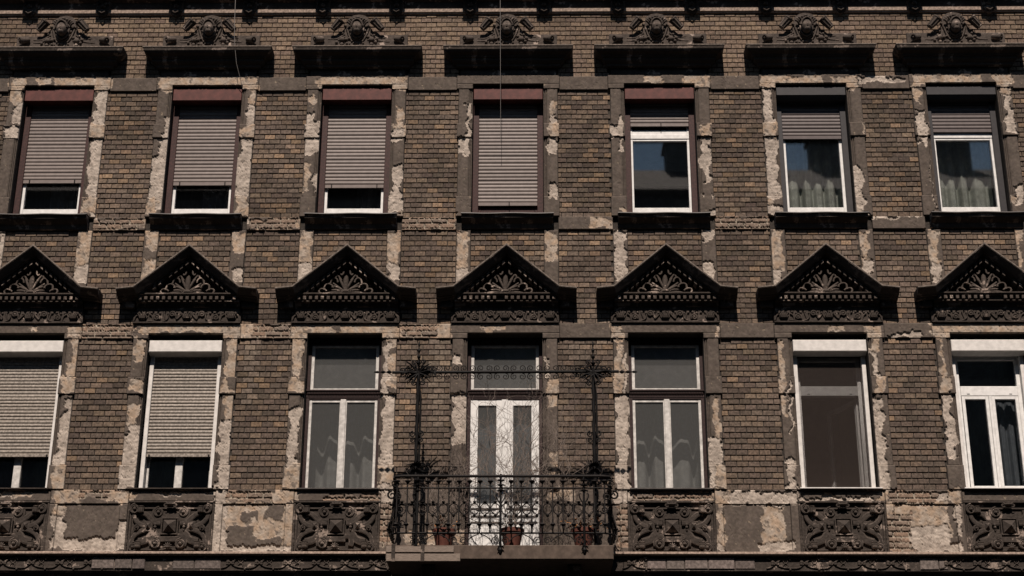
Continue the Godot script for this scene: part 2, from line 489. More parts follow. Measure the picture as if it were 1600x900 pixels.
# ------------------------------------------------------------------ where the coat has come off, read from the photograph
# class 0 sooty coat, 1 bare stone-coloured render, 2 rough mortar, 3 bare rubble brick
func read_patches() -> void:
	var src := [
		[0, 0, 3.461, [[1, 60, 412, 140, 470], [1, 200, 418, 270, 455], [1, 300, 415, 600, 480], [1, 55, 470, 105, 560], [2, 75, 560, 130, 660], [2, 30, 680, 120, 750], [1, 510, 450, 590, 490], [2, 520, 480, 575, 680], [1, 487, 672, 575, 745], [2, 490, 745, 550, 900],
			[1, 860, 412, 1395, 480], [1, 870, 480, 935, 495], [2, 885, 640, 925, 740], [2, 865, 740, 910, 900], [1, 1340, 480, 1390, 560], [2, 1340, 560, 1385, 680], [1, 1310, 675, 1385, 745], [2, 1310, 745, 1365, 900]]],
		[440, 0, 3.461, [[1, 185, 415, 680, 470], [1, 620, 470, 675, 485], [1, 140, 515, 185, 555], [2, 140, 610, 180, 655], [2, 125, 655, 205, 830], [2, 120, 880, 150, 900], [1, 620, 575, 660, 670], [1, 600, 668, 670, 745], [2, 595, 700, 655, 765],
			[2, 1000, 560, 1020, 830], [2, 950, 745, 1020, 835], [1, 1447, 555, 1485, 605], [2, 1447, 605, 1485, 660], [1, 1447, 660, 1500, 740], [2, 1447, 740, 1488, 832]]],
		[880, 0, 3.461, [[1, 435, 405, 545, 450], [1, 655, 405, 795, 470], [2, 250, 665, 325, 735], [2, 300, 630, 330, 820], [1, 750, 668, 805, 735], [2, 735, 740, 800, 900], [1, 1060, 405, 1400, 470], [1, 1450, 405, 1592, 470], [2, 1075, 475, 1145, 665], [1, 1070, 660, 1150, 740], [2, 1090, 740, 1165, 900]]],
		[1140, 0, 3.461, [[1, 555, 405, 705, 470], [1, 620, 440, 700, 480], [2, 710, 405, 945, 440], [1, 715, 655, 730, 720], [1, 975, 400, 1360, 465], [1, 1420, 400, 1540, 465], [1, 990, 470, 1035, 555], [2, 1005, 590, 1075, 780], [1, 1470, 465, 1515, 505], [2, 1480, 500, 1550, 720]]],
		[0, 240, 3.461, [[2, 485, 0, 545, 235], [1, 445, 232, 530, 320], [2, 480, 320, 520, 410], [3, 500, 345, 785, 415], [1, 425, 415, 495, 640], [2, 410, 600, 480, 700], [2, 0, 420, 30, 640], [2, 820, 0, 900, 235], [1, 800, 235, 850, 320], [2, 850, 235, 890, 310], [1, 780, 340, 830, 412], [1, 785, 415, 860, 520], [1, 775, 565, 850, 690],
			[2, 1285, 0, 1350, 235], [1, 1280, 235, 1350, 335], [2, 1300, 335, 1335, 385], [1, 1255, 420, 1330, 535], [2, 1250, 620, 1310, 690], [3, 1340, 345, 1592, 415]]],
		[440, 240, 3.461, [[1, 115, 50, 145, 210], [2, 170, 110, 195, 210], [3, 0, 345, 95, 410], [1, 80, 345, 130, 410], [1, 95, 415, 165, 600], [2, 85, 600, 160, 690], [2, 608, 60, 650, 205], [2, 580, 205, 650, 320], [3, 620, 320, 950, 415], [1, 568, 418, 640, 600], [2, 575, 590, 640, 690], [1, 940, 418, 1010, 620], [2, 935, 620, 1010, 690], [2, 1450, 165, 1490, 250], [1, 1420, 420, 1495, 590]]],
		[880, 240, 3.461, [[1, 145, 345, 265, 405], [1, 310, 290, 350, 312], [2, 268, 415, 345, 690], [2, 760, 0, 805, 160], [2, 735, 220, 755, 240], [2, 810, 220, 822, 240], [2, 790, 300, 825, 400], [3, 800, 340, 1140, 410], [2, 748, 410, 815, 470], [2, 755, 590, 825, 670], [2, 1095, 0, 1170, 235], [1, 1100, 235, 1145, 280], [2, 1090, 280, 1190, 330], [1, 1118, 410, 1195, 640], [2, 1125, 640, 1180, 700]]],
		[1140, 240, 3.461, [[2, 650, 70, 735, 320], [2, 730, 320, 760, 390], [2, 750, 335, 1040, 350], [1, 690, 412, 765, 640], [0, 700, 495, 720, 560], [2, 710, 560, 770, 650], [2, 1075, 0, 1110, 310], [1, 1065, 405, 1140, 590], [2, 1085, 590, 1150, 690], [2, 1540, 170, 1592, 280], [1, 1515, 220, 1560, 270], [1, 1540, 405, 1592, 600]]],
		[0, 480, 4.0, [[1, 195, 100, 230, 155], [1, 430, 98, 530, 190], [1, 450, 195, 500, 430], [1, 390, 435, 495, 535], [2, 410, 580, 460, 640], [2, 385, 640, 450, 880], [3, 525, 100, 840, 200], [1, 880, 95, 1510, 160], [1, 1405, 150, 1510, 195], [1, 845, 195, 895, 335], [1, 810, 440, 910, 535], [1, 805, 610, 855, 740], [2, 795, 740, 890, 880], [1, 1430, 195, 1480, 440], [1, 1390, 440, 1480, 535], [0, 1420, 450, 1480, 515], [1, 1410, 540, 1460, 700], [2, 1370, 700, 1450, 880], [1, 1515, 100, 1580, 195]]],
		[0, 680, 4.0, [[2, 360, 0, 440, 180], [1, 345, 180, 435, 330], [3, 440, 330, 760, 400], [1, 330, 330, 500, 415], [1, 690, 345, 850, 415], [1, 80, 345, 200, 385], [2, 0, 345, 80, 380], [1, 345, 415, 400, 490], [2, 320, 490, 385, 700], [2, 380, 640, 740, 720], [2, 740, 515, 820, 715], [2, 760, 0, 890, 330], [2, 960, 345, 1330, 365], [2, 1370, 0, 1440, 330], [2, 1330, 335, 1415, 720], [3, 1430, 335, 1600, 425], [1, 1415, 430, 1700, 600], [2, 1415, 670, 1600, 720]]],
		[380, 480, 4.0, [[1, 0, 105, 65, 195], [3, 65, 105, 305, 200], [1, 305, 95, 990, 190], [0, 565, 98, 600, 140], [1, 310, 195, 365, 430], [1, 290, 437, 390, 540], [2, 290, 625, 340, 880], [1, 910, 195, 965, 250], [1, 910, 295, 970, 500], [2, 870, 540, 955, 880], [3, 985, 100, 1210, 200], [1, 1210, 100, 1300, 200], [2, 1315, 300, 1360, 360], [2, 1310, 540, 1390, 860], [1, 1495, 100, 1600, 155], [2, 880, 230, 905, 540]]],
		[380, 680, 4.0, [[2, 275, 0, 335, 190], [1, 260, 190, 360, 335], [3, 0, 340, 190, 420], [1, 190, 340, 350, 420], [1, 40, 490, 250, 640], [0, 0, 475, 90, 525], [0, 150, 430, 255, 525], [0, -100, 570, 50, 690], [1, 255, 430, 315, 690], [2, -60, 680, 340, 725], [3, 490, 365, 860, 420], [2, 860, 0, 945, 190], [1, 850, 190, 950, 300], [3, 850, 420, 935, 700], [2, 850, 300, 960, 430], [1, 1020, 600, 1400, 690], [2, 1310, 0, 1360, 40]]],
		[780, 480, 4.0, [[1, 0, 100, 35, 155], [1, 310, 440, 385, 535], [1, 315, 535, 370, 620], [2, 280, 315, 310, 440], [1, 695, 95, 775, 190], [1, 1350, 95, 1385, 190], [1, 720, 195, 775, 435], [1, 708, 435, 775, 540], [2, 725, 540, 815, 880], [2, 775, 270, 805, 540], [1, 1335, 570, 1390, 810], [2, 1300, 810, 1395, 880]]],
		[780, 680, 4.0, [[1, 310, 100, 370, 250], [2, 720, 200, 820, 430], [3, 735, 430, 815, 710], [2, 730, 0, 815, 330], [3, 830, 345, 1320, 410], [2, 1300, 0, 1395, 330], [1, 1355, 180, 1420, 335], [2, 1400, 345, 1640, 430], [1, 1320, 345, 1440, 430], [1, 1355, 430, 1420, 690], [2, 1330, 680, 1420, 720], [1, 310, 330, 480, 400]]],
		[1180, 480, 3.81, [[1, 425, 95, 520, 150], [1, 635, 90, 750, 180], [1, 125, 195, 180, 440], [1, 130, 440, 190, 640], [2, 195, 440, 230, 740], [1, 690, 180, 740, 260], [2, 690, 260, 745, 410], [1, 710, 410, 770, 505], [2, 690, 530, 780, 838], [2, 810, 150, 990, 180], [1, 1050, 90, 1600, 180], [1, 1085, 180, 1130, 410], [1, 1090, 410, 1185, 505], [2, 1110, 505, 1200, 838]]],
		[1180, 680, 3.81, [[2, 150, 130, 250, 330], [0, 155, 160, 205, 290], [2, 0, 340, 255, 410], [1, 40, 420, 180, 640], [2, 20, 640, 245, 695], [2, 705, 0, 800, 320], [1, 730, 320, 800, 400], [3, 800, 330, 1100, 410], [2, 1080, 330, 1150, 400], [1, 1150, 320, 1240, 400], [1, 820, 410, 1170, 600], [3, 750, 470, 950, 690], [2, 930, 540, 1160, 640], [2, 950, 640, 1250, 690], [2, 1180, 400, 1240, 610], [2, 1140, 0, 1210, 130], [1, 765, 410, 820, 470], [2, 265, 360, 720, 385]]],
	]
	for s in src:
		for r in s[3]:
			var a := un(s[0] + r[1] / s[2], s[1] + r[2] / s[2], 0.03)
			var b := un(s[0] + r[3] / s[2], s[1] + r[4] / s[2], 0.03)
			patches.append([r[0], minf(a.x, b.x), minf(a.y, b.y), maxf(a.x, b.x), maxf(a.y, b.y)])

# one rectangle of wall plaster as relief: the coat stands proud, bare patches lie deeper and rougher
func plaster(parent: Node, called: String, x0: float, x1: float, y0: float, y1: float, z: float, side := 0.0, cx := 0.0, base := 0, step := 0.0115) -> void:
	x0 += 0.0008; x1 -= 0.0008; y0 += 0.0008; y1 -= 0.0008
	var near := []
	for p in patches:
		if p[1] < x1 + 0.06 and p[3] > x0 - 0.06 and p[2] < y1 + 0.06 and p[4] > y0 - 0.06:
			near.append(p)
	var cols := PackedFloat32Array()
	if side != 0.0:                                            # finer columns where the fluted edge is
		for k in 15:
			cols.append(0.0045 * k)
		var from := cols[14]
		var m := maxi(2, int(ceil((x1 - x0 - from) / step)))
		for k in range(1, m + 1):
			cols.append(lerpf(from, x1 - x0, float(k) / m))
		if side < 0.0:
			var back := PackedFloat32Array()
			for k in range(cols.size() - 1, -1, -1):
				back.append(x1 - x0 - cols[k])
			cols = back
	else:
		var m := maxi(2, int(ceil((x1 - x0) / step)))
		for k in m + 1:
			cols.append((x1 - x0) * k / m)
	var nx := cols.size() - 1
	var ny := maxi(2, int(ceil((y1 - y0) / step)))
	var w := nx + 3
	var h := ny + 3
	var vs := PackedVector3Array(); vs.resize(w * h)
	var cs := PackedColorArray(); cs.resize(w * h)
	for j in h:
		var jj := clampi(j - 1, 0, ny)
		var y := lerpf(y0, y1, float(jj) / ny)
		for i in w:
			var ii := clampi(i - 1, 0, nx)
			var x := x0 + cols[ii]
			var big := n_big.get_noise_2d(x, y)
			var mid := n_mid.get_noise_2d(x, y)
			var wx := x + 0.075 * n_big.get_noise_2d(x + 31.0, y) + 0.013 * n_mid.get_noise_2d(x + 7.0, y)
			var wy := y + 0.075 * n_big.get_noise_2d(x, y + 47.0) + 0.013 * n_mid.get_noise_2d(x, y + 19.0)
			var cls := base
			for p in near:
				if wx > p[1] and wx < p[3] and wy > p[2] and wy < p[4]:
					cls = p[0]
			var fine := n_fine.get_noise_2d(x, y)
			var crack := absf(n_crack.get_noise_2d(x, y)) < 0.018
			var zz := z
			var col: Color
			if cls == 0:
				if side != 0.0:
					zz += flute(cx, side, x)
				zz += 0.002 * mid
				if n_big.get_noise_2d(x * 2.3 + 90.0, y * 2.3) + 0.3 * mid > 0.68:
					zz -= 0.006
					col = Color(0.22, 0.175, 0.13) * (1.0 + 0.3 * fine)
				else:
					col = Color(0.098, 0.079, 0.066) * (1.0 + 0.2 * big + 0.08 * mid + 0.06 * fine)
				if crack and n_big.get_noise_2d(x + 200.0, y) > 0.1:
					zz -= 0.006
			elif cls == 1:
				zz += -0.008 + 0.003 * mid
				var tn := clampf(0.5 + 1.1 * n_big.get_noise_2d(x * 1.6 + 11.0, y * 1.6), 0.0, 1.0)
				col = Color(0.345, 0.288, 0.236).lerp(Color(0.335, 0.247, 0.178), tn) * (1.0 + 0.08 * mid + 0.06 * fine + 0.25 * n_big.get_noise_2d(x * 0.9 + 71.0, y * 0.9))
				if n_big.get_noise_2d(x * 1.9 + 60.0, y * 1.9) > 0.36:
					col = Color(0.17, 0.138, 0.113) * (1.0 + 0.2 * fine)
				if crack:
					zz -= 0.008
			elif cls == 2:
				zz += -0.018 + 0.006 * n_mid.get_noise_2d(x * 0.45, y * 0.7) + 0.0025 * fine
				col = Color(0.43, 0.367, 0.312).lerp(Color(0.27, 0.226, 0.19), clampf(0.35 + 0.45 * n_mid.get_noise_2d(x * 0.5 + 5.0, y * 0.5) + 0.9 * n_big.get_noise_2d(x + 15.0, y), 0.0, 1.0)) * (1.0 + 0.1 * fine)
				if crack:
					zz -= 0.01
			else:
				var by := (y + 0.008 * mid) / 0.072
				var row := floori(by)
				var bx := (x + 0.01 * mid) / 0.21 + 0.5 * (row & 1)
				var hh := fposmod(sin(floorf(bx) * 12.9 + row * 78.2) * 437.5, 1.0)
				var joint := by - row < 0.16 or bx - floorf(bx) < 0.07
				zz += -0.028 + (0.0 if joint else 0.012 + 0.012 * hh) + 0.006 * mid + 0.005 * fine
				col = Color(0.30, 0.26, 0.21) if joint else Color(0.24, 0.165, 0.12).lerp(Color(0.17, 0.135, 0.11), hh) * (1.0 + 0.3 * mid)
			zz = maxf(zz, -0.0115)
			if i == 0 or j == 0 or i == w - 1 or j == h - 1:
				zz = -0.021
			vs[j * w + i] = Vector3(x, y, zz)
			cs[j * w + i] = Color(clampf(col.r, 0.01, 0.8), clampf(col.g, 0.01, 0.8), clampf(col.b, 0.01, 0.8))
	var ns := PackedVector3Array(); ns.resize(w * h)
	for j in h:
		for i in w:
			var a := vs[j * w + maxi(i - 1, 0)]
			var b := vs[j * w + mini(i + 1, w - 1)]
			var d := vs[maxi(j - 1, 0) * w + i]
			var e := vs[mini(j + 1, h - 1) * w + i]
			ns[j * w + i] = (b - a).cross(e - d).normalized()
	var ix := PackedInt32Array()
	for j in h - 1:
		for i in w - 1:
			var k := j * w + i
			ix.append_array([k, k + w, k + 1, k + 1, k + w, k + w + 1])
	var arr := []
	arr.resize(Mesh.ARRAY_MAX)
	arr[Mesh.ARRAY_VERTEX] = vs
	arr[Mesh.ARRAY_NORMAL] = ns
	arr[Mesh.ARRAY_COLOR] = cs
	arr[Mesh.ARRAY_INDEX] = ix
	var o := MeshInstance3D.new()
	o.name = numbered(parent, called)
	var am := ArrayMesh.new()
	am.add_surface_from_arrays(Mesh.PRIMITIVE_TRIANGLES, arr)
	am.surface_set_material(0, M.plaster)
	o.mesh = am
	parent.add_child(o, true)

# ------------------------------------------------------------------ street and what stands across it
func street() -> void:
	var b := MB.new()
	b.box(-150, 150, -0.5, 0.0, -150, 150)
	tag(put(b, "ground", M.asphalt, self), "", "", "", "structure")
	b = MB.new()
	b.box(-90, 90, 0.004, 0.13, 0.3, 4.2, Color.WHITE, 0.01)
	tag(put(b, "pavement", M.paving, self), "", "", "", "structure")
	b = MB.new()
	b.box(-90, 90, 0.004, 0.13, 17.8, 22.4, Color.WHITE, 0.01)
	tag(put(b, "pavement", M.paving, self), "", "", "", "structure")
	var t := node("opposite_building", self, Vector3(0, 0, 22.6))
	tag(t, "long plain apartment block across the street, mirrored in the window panes", "building")
	b = MB.new()
	b.box(-70, 70, 0.0, 21.8, 0.0, 9.0)
	put(b, "wall", M.far_wall, t)
	b = MB.new()
	b.q(Vector3(70.3, 21.9, -0.5), Vector3(-70.3, 21.9, -0.5), Vector3(-70.3, 24.95, 4.5), Vector3(70.3, 24.95, 4.5))
	b.q(Vector3(-70.3, 21.9, 9.5), Vector3(70.3, 21.9, 9.5), Vector3(70.3, 24.95, 4.5), Vector3(-70.3, 24.95, 4.5))
	b.q(Vector3(-70.3, 21.9, -0.5), Vector3(70.3, 21.9, -0.5), Vector3(70.3, 21.9, 9.5), Vector3(-70.3, 21.9, 9.5))
	put(b, "roof", M.far_roof, t)
	for c in [[-14.0, -12.6, 26.0], [-3.0, -1.8, 25.9], [4.7, 5.6, 25.75], [7.6, 8.3, 25.9], [9.5, 10.4, 26.0], [13.5, 14.7, 25.9], [20.0, 21.5, 26.0]]:
		b = MB.new()
		b.box(c[0], c[1], 23.0, c[2], 4.1, 5.0)
		b.box(c[0] - 0.08, c[1] + 0.08, c[2], c[2] + 0.15, 4.0, 5.1)
		put(b, "chimney", M.far_wall, t)
	for row in 5:
		for k in 36:
			b = MB.new()
			var x := -46.0 + k * 2.6
			b.box(x, x + 1.1, 4.2 + row * 3.9, 6.3 + row * 3.9, -0.06, -0.01)
			put(b, "window", M.grey_box, t)
	bare_tree()

func bare_tree() -> void:
	var t := node("street_tree", self, Vector3(6.6, 0.0, 14.5))
	tag(t, "bare leafless street tree at the kerb, mirrored in a window pane", "tree")
	var b := MB.new()
	b.tube([Vector3(0, 0, 0), Vector3(0.1, 3, 0), Vector3(-0.1, 6.5, 0.1), Vector3(0.1, 10.5, 0)], 0.2, 0.09, 8)
	put(b, "trunk", M.bark, t)
	b = MB.new()
	for k in 26:
		var y := rng.randf_range(4.5, 10.4)
		var a := rng.randf() * TAU
		var p := Vector3(0, y, 0)
		var d := Vector3(cos(a), 0.9, sin(a)).normalized()
		var path := [p]
		for s in 9:
			d = (d + Vector3(rng.randf_range(-0.3, 0.3), rng.randf_range(-0.1, 0.35), rng.randf_range(-0.3, 0.3))).normalized()
			p += d * 0.42
			path.append(p)
			if s > 1:
				var d2 := (d + Vector3(rng.randf_range(-1, 1), rng.randf_range(-0.3, 0.7), rng.randf_range(-1, 1))).normalized()
				b.tube([p, p + d2 * 0.4, p + d2 * 0.75 + Vector3(0, 0.12, 0)], 0.012, 0.004, 4)
		b.tube(path, 0.045, 0.006, 5)
	put(b, "crown", M.bark, t)

# ------------------------------------------------------------------ the carcass of the facade
const UP0 := 10.76
const UP1 := 12.838
const LO0 := 6.9
const LO1 := 9.04
const FLOOR := 5.96

func wall(house: Node) -> void:
	var z0 := -0.45
	var z1 := -0.015
	var b := MB.new()
	b.box(-10, 10, UP1, 15.6, z0, z1)
	b.box(-10, 10, LO1, 9.55, z0, z1)
	b.box(-10, 10, 10.2, UP0, z0, z1)
	var px := -10.0
	for k in 7:
		b.box(px, BAY[k] - 0.706, 9.55, 10.2, z0, z1)
		px = BAY[k] + 0.694
		b.box(BAY[k] - 0.706, px, 9.55, 10.2, z0, -0.14)
		for s in [-1.0, 1.0]:
			var tp := PackedVector2Array([Vector2(BAY[k] - 0.006 + s * 0.7, 9.62), Vector2(BAY[k] - 0.006 + s * 0.7, 10.2), Vector2(BAY[k] - 0.006 + s * 0.02, 10.2)])
			b.slab(tp, -0.14, z1, Color.WHITE, 0.0)
	b.box(px, 10, 9.55, 10.2, z0, z1)
	b.box(-10, LOW[3] - 0.503, 0.0, LO0, z0, z1)
	b.box(LOW[3] + 0.503, 10, 0.0, LO0, z0, z1)
	b.box(LOW[3] - 0.503, LOW[3] + 0.503, 0.0, FLOOR, z0, z1)
	for r in [[BAY, UP0, UP1], [LOW, LO0, LO1]]:
		var x := -10.0
		for k in 7:
			b.box(x, r[0][k] - 0.503, r[1], r[2], z0, z1)
			x = r[0][k] + 0.503
		b.box(x, 10.0, r[1], r[2], z0, z1)
	put(b, "wall", M.mortar, house)
	for f in [[9.9, 13.6], [5.94, 9.7]]:
		b = MB.new()
		b.q(Vector3(-9.9, f[0], -5), Vector3(9.9, f[0], -5), Vector3(9.9, f[1], -5), Vector3(-9.9, f[1], -5))
		b.q(Vector3(-9.9, f[0], -0.451), Vector3(9.9, f[0], -0.451), Vector3(9.9, f[0], -5), Vector3(-9.9, f[0], -5))
		b.q(Vector3(-9.9, f[1], -5), Vector3(9.9, f[1], -5), Vector3(9.9, f[1], -0.451), Vector3(-9.9, f[1], -0.451))
		for x in [-9.9, -7.55, -5.38, -3.25, -1.08, 1.07, 3.22, 5.38, 7.5, 9.9]:
			b.box(x - 0.04, x + 0.04, f[0], f[1], -5, -0.452)
		put(b, "interior", M.room, house)

const CW := 0.150
const CH := 0.0765

func bricks(house: Node) -> void:
	var all := []      # x0, x1, y0, tone
	var add := func(x0: float, x1: float, y0: float, y1: float, zone: int) -> void:
		var rows := int(round((y1 - y0) / CH))
		var ch := (y1 - y0) / maxi(rows, 1)
		for r in rows:
			var x := floorf(x0 / CW) * CW + (CW * 0.5 if r & 1 else 0.0) - CW
			while x < x1:
				var a := maxf(x, x0)
				var e := minf(x + CW, x1)
				if e - a > 0.035:
					all.append([a + 0.0045, e - 0.0045, y0 + r * ch + 0.006, y0 + (r + 1) * ch - 0.0065, zone])
				x += CW
	# the field above the hoods
	var xs := [-8.6]
	for k in 7:
		xs.append_array([BAY[k] - 0.71, BAY[k] + 0.71])
	xs.append(8.6)
	add.call(-8.6, 8.6, 13.345, 14.03, 0)
	for k in 8:
		add.call(xs[2 * k], xs[2 * k + 1], 12.962, 13.345, 0)
	# piers of the upper storey, spandrel field, piers of the lower storey
	for k in 8:
		var x0: float = -8.6 if k == 0 else BAY[k - 1] + 0.7035
		var x1: float = 8.6 if k == 7 else BAY[k] - 0.7035
		add.call(x0, x1, 10.755, 12.743, 1)
		add.call(x0, x1, 9.63, 10.562, 2)
		x0 = -8.6 if k == 0 else LOW[k - 1] + 0.735
		x1 = 8.6 if k == 7 else LOW[k] - 0.735
		add.call(x0, x1, 9.18, 9.63, 2)
		x0 = -8.6 if k == 0 else LOW[k - 1] + 0.7025
		x1 = 8.6 if k == 7 else LOW[k] - 0.7025
		add.call(x0, x1, 6.886, 8.968, 3)
	for k in 7:
		var first := all.size()
		add.call(BAY[k] - 0.506, BAY[k] + 0.506, 9.797, 10.562, 2)
		for n in range(all.size() - 1, first - 1, -1):
			if all[n][3] < 10.245 - 0.851 * absf((all[n][0] + all[n][1]) / 2 - BAY[k]) - 0.08:
				all.remove_at(n)
	# pale runs where rain has washed the wall
	var runs := []
	for s in [[398, 512, 640], [905, 497, 570], [947, 497, 545], [690, 530, 690], [1500, 497, 530], [610, 600, 700]]:
		var a := un(s[0], s[1])
		var e := un(s[0], s[2])
		runs.append([a.x, e.y, a.y])
	var tone := func(zone: int) -> Color:
		var r := rng.randf()
		var light: float = [0.42, 0.13, 0.10, 0.06][zone]
		var c: Color
		if r < light:
			c = Color(0.25, 0.172, 0.115) if zone > 0 else Color(0.235, 0.175, 0.12)
			c = c * rng.randf_range(0.72, 1.15)
		elif r < light + 0.3:
			c = Color(0.172, 0.127, 0.094) * rng.randf_range(0.8, 1.2)
		else:
			c = Color(0.128, 0.097, 0.077) * rng.randf_range(0.78, 1.22)
		if zone == 0:
			c = c.lerp(Color(0.205, 0.146, 0.108), 0.5)
		c.a = 1.0
		return c
	var root := node("brickwork", house)
	# the 300 that show largest are single bricks, sharing a few meshes
	var variants := []
	for k in 14:
		var m := MB.new()
		m.box(-0.0705, 0.0705, -0.032, 0.032, -0.02, 0.0, tone.call(3), 0.004)
		var am := m.mesh()
		am.surface_set_material(0, M.brick)
		variants.append(am)
	var single := []
	var rest := MB.new()
	all.sort_custom(func(p, r): return p[2] < r[2] or p[2] == r[2] and p[0] < r[0])
	for a in all:
		var full: bool = a[1] - a[0] > CW - 0.012
		if full and single.size() < 300 and a[4] == 3 and absf(a[0]) < 7.4:
			single.append(a)
			var o := MeshInstance3D.new()
			o.name = numbered(root, "brick")
			o.mesh = variants[rng.randi() % variants.size()]
			o.position = Vector3((a[0] + a[1]) / 2, (a[2] + a[3]) / 2, rng.randf_range(-0.002, 0.003))
			o.rotation.z = rng.randf_range(-0.006, 0.006)
			root.add_child(o, true)
			continue
		var c: Color = tone.call(a[4])
		for r in runs:
			if a[0] < r[0] + 0.03 and a[1] > r[0] - 0.03 and a[2] > r[1] and a[3] < r[2]:
				c = c.lerp(Color(0.30, 0.24, 0.19), 0.45)
		var z := rng.randf_range(-0.003, 0.003)
		c = c * (1.0 + 0.45 * n_big.get_noise_2d(a[0] * 0.16, a[2] * 0.16) + 0.25 * n_big.get_noise_2d(a[0] * 0.6 + 40.0, a[2] * 0.6))
		var wob := 0.006 * n_big.get_noise_2d(a[0] * 0.25, a[2] * 0.7)
		a[2] += wob
		a[3] += wob
		if rng.randf() < 0.015:
			z -= 0.01
		rest.box(a[0] + rng.randf_range(-0.0015, 0.0015), a[1] + rng.randf_range(-0.0015, 0.0015), a[2] + rng.randf_range(-0.001, 0.001), a[3] + rng.randf_range(-0.001, 0.001), -0.022, z, c, 0.004)
	var o := put(rest, "brick_field", M.brick, root)
	tag(o, "", "", "", "stuff")

func flute(cx: float, side: float, x: float) -> float:         # the grooved inner edge of a window surround
	var d := side * (x - cx) - 0.504
	if d > 0.058:
		return 0.0
	if d < 0.014:
		return -0.02
	if d < 0.022:
		return -0.034
	if d < 0.036:
		return -0.012
	if d < 0.044:
		return -0.03
	return -0.008

func plasterwork(house: Node) -> void:
	for k in 7:
		var u: float = BAY[k]
		var l: float = LOW[k]
		var s := node("window_surround", house)
		plaster(s, "lintel", u - 0.733, u + 0.733, UP1, 12.977, 0.036)
		for d in [-1.0, 1.0]:
			var seg := func(a: float, e: float, y0: float, y1: float, z: float, nm: String, fl := 0.0) -> void:
				plaster(s, nm, minf(u + d * a, u + d * e), maxf(u + d * a, u + d * e), y0, y1, z, fl, u)
			seg.call(0.504, 0.733, 12.761, UP1, 0.036, "ear")
			seg.call(0.504, 0.703, 12.2, 12.761, 0.03, "jamb", d)
			seg.call(0.504, 0.724, 11.99, 12.2, 0.045, "block")
			seg.call(0.504, 0.703, 11.065, 11.99, 0.03, "jamb", d)
			seg.call(0.504, 0.722, UP0, 11.065, 0.042, "block")
			seg.call(0.508, 0.7, 9.64, 10.56, 0.024, "strip")
		s = node("window_surround", house)
		plaster(s, "lintel", l - 0.735, l + 0.735, LO1, 9.178, 0.036)
		var door := k == 3
		for d in [-1.0, 1.0]:
			var seg := func(a: float, e: float, y0: float, y1: float, z: float, nm: String, fl := 0.0) -> void:
				plaster(s, nm, minf(l + d * a, l + d * e), maxf(l + d * a, l + d * e), y0, y1, z, fl, l)
			seg.call(0.504, 0.735, 8.964, LO1, 0.036, "ear")
			seg.call(0.504, 0.7015, 8.42, 8.964, 0.03, "jamb", d)
			seg.call(0.504, 0.724, 8.182, 8.42, 0.045, "block")
			seg.call(0.504, 0.7015, 7.21, 8.182, 0.03, "jamb", d)
			seg.call(0.504, 0.724, 6.886, 7.21, 0.042, "block")
			if door:
				seg.call(0.504, 0.70, FLOOR, 6.886, 0.02, "jamb", d)
	# flat bands and panels between the windows
	var bands := node("plaster_band", house)
	for k in 8:
		var a: float = -8.4 if k == 0 else BAY[k - 1]
		var e: float = 8.4 if k == 7 else BAY[k]
		var ea := 0.734 if k > 0 else 0.0
		var ee := 0.734 if k < 7 else 0.0
		plaster(bands, "band", a + ea, e - ee, 12.745, 12.962, 0.026)
		plaster(bands, "band", a + ea - 0.03, e - ee + 0.03, 10.563, 10.755, 0.03)
		a = -8.4 if k == 0 else LOW[k - 1]
		e = 8.4 if k == 7 else LOW[k]
		plaster(bands, "band", a + ea + 0.002, e - ee - 0.002, 8.97, 9.178, 0.026)
		var pa := a + (0.664 if k > 0 else 0.0)
		var pe := e - (0.664 if k < 7 else 0.0)
		if k == 3 or k == 4:                            # beside the balcony door
			if k == 3:
				pe = e - 0.703
			else:
				pa = a + 0.703
		plaster(bands, "band", pa - (0.1 if k != 4 and k > 0 else 0.0), pe + (0.1 if k != 3 and k < 7 else 0.0), 6.694, 6.884, 0.03)
		plaster(bands, "panel", pa, pe, 6.02, 6.692, 0.014)
		if k > 0 and k != 4:
			plaster(bands, "pilaster", a + 0.562, a + 0.663, 6.02, 6.692, 0.03)
		if k < 7 and k != 3:
			plaster(bands, "pilaster", e - 0.663, e - 0.562, 6.02, 6.692, 0.03)
		if k < 7 and k != 3:
			plaster(bands, "band", e - 0.5605, e + 0.5605, 6.735, 6.868, 0.02)

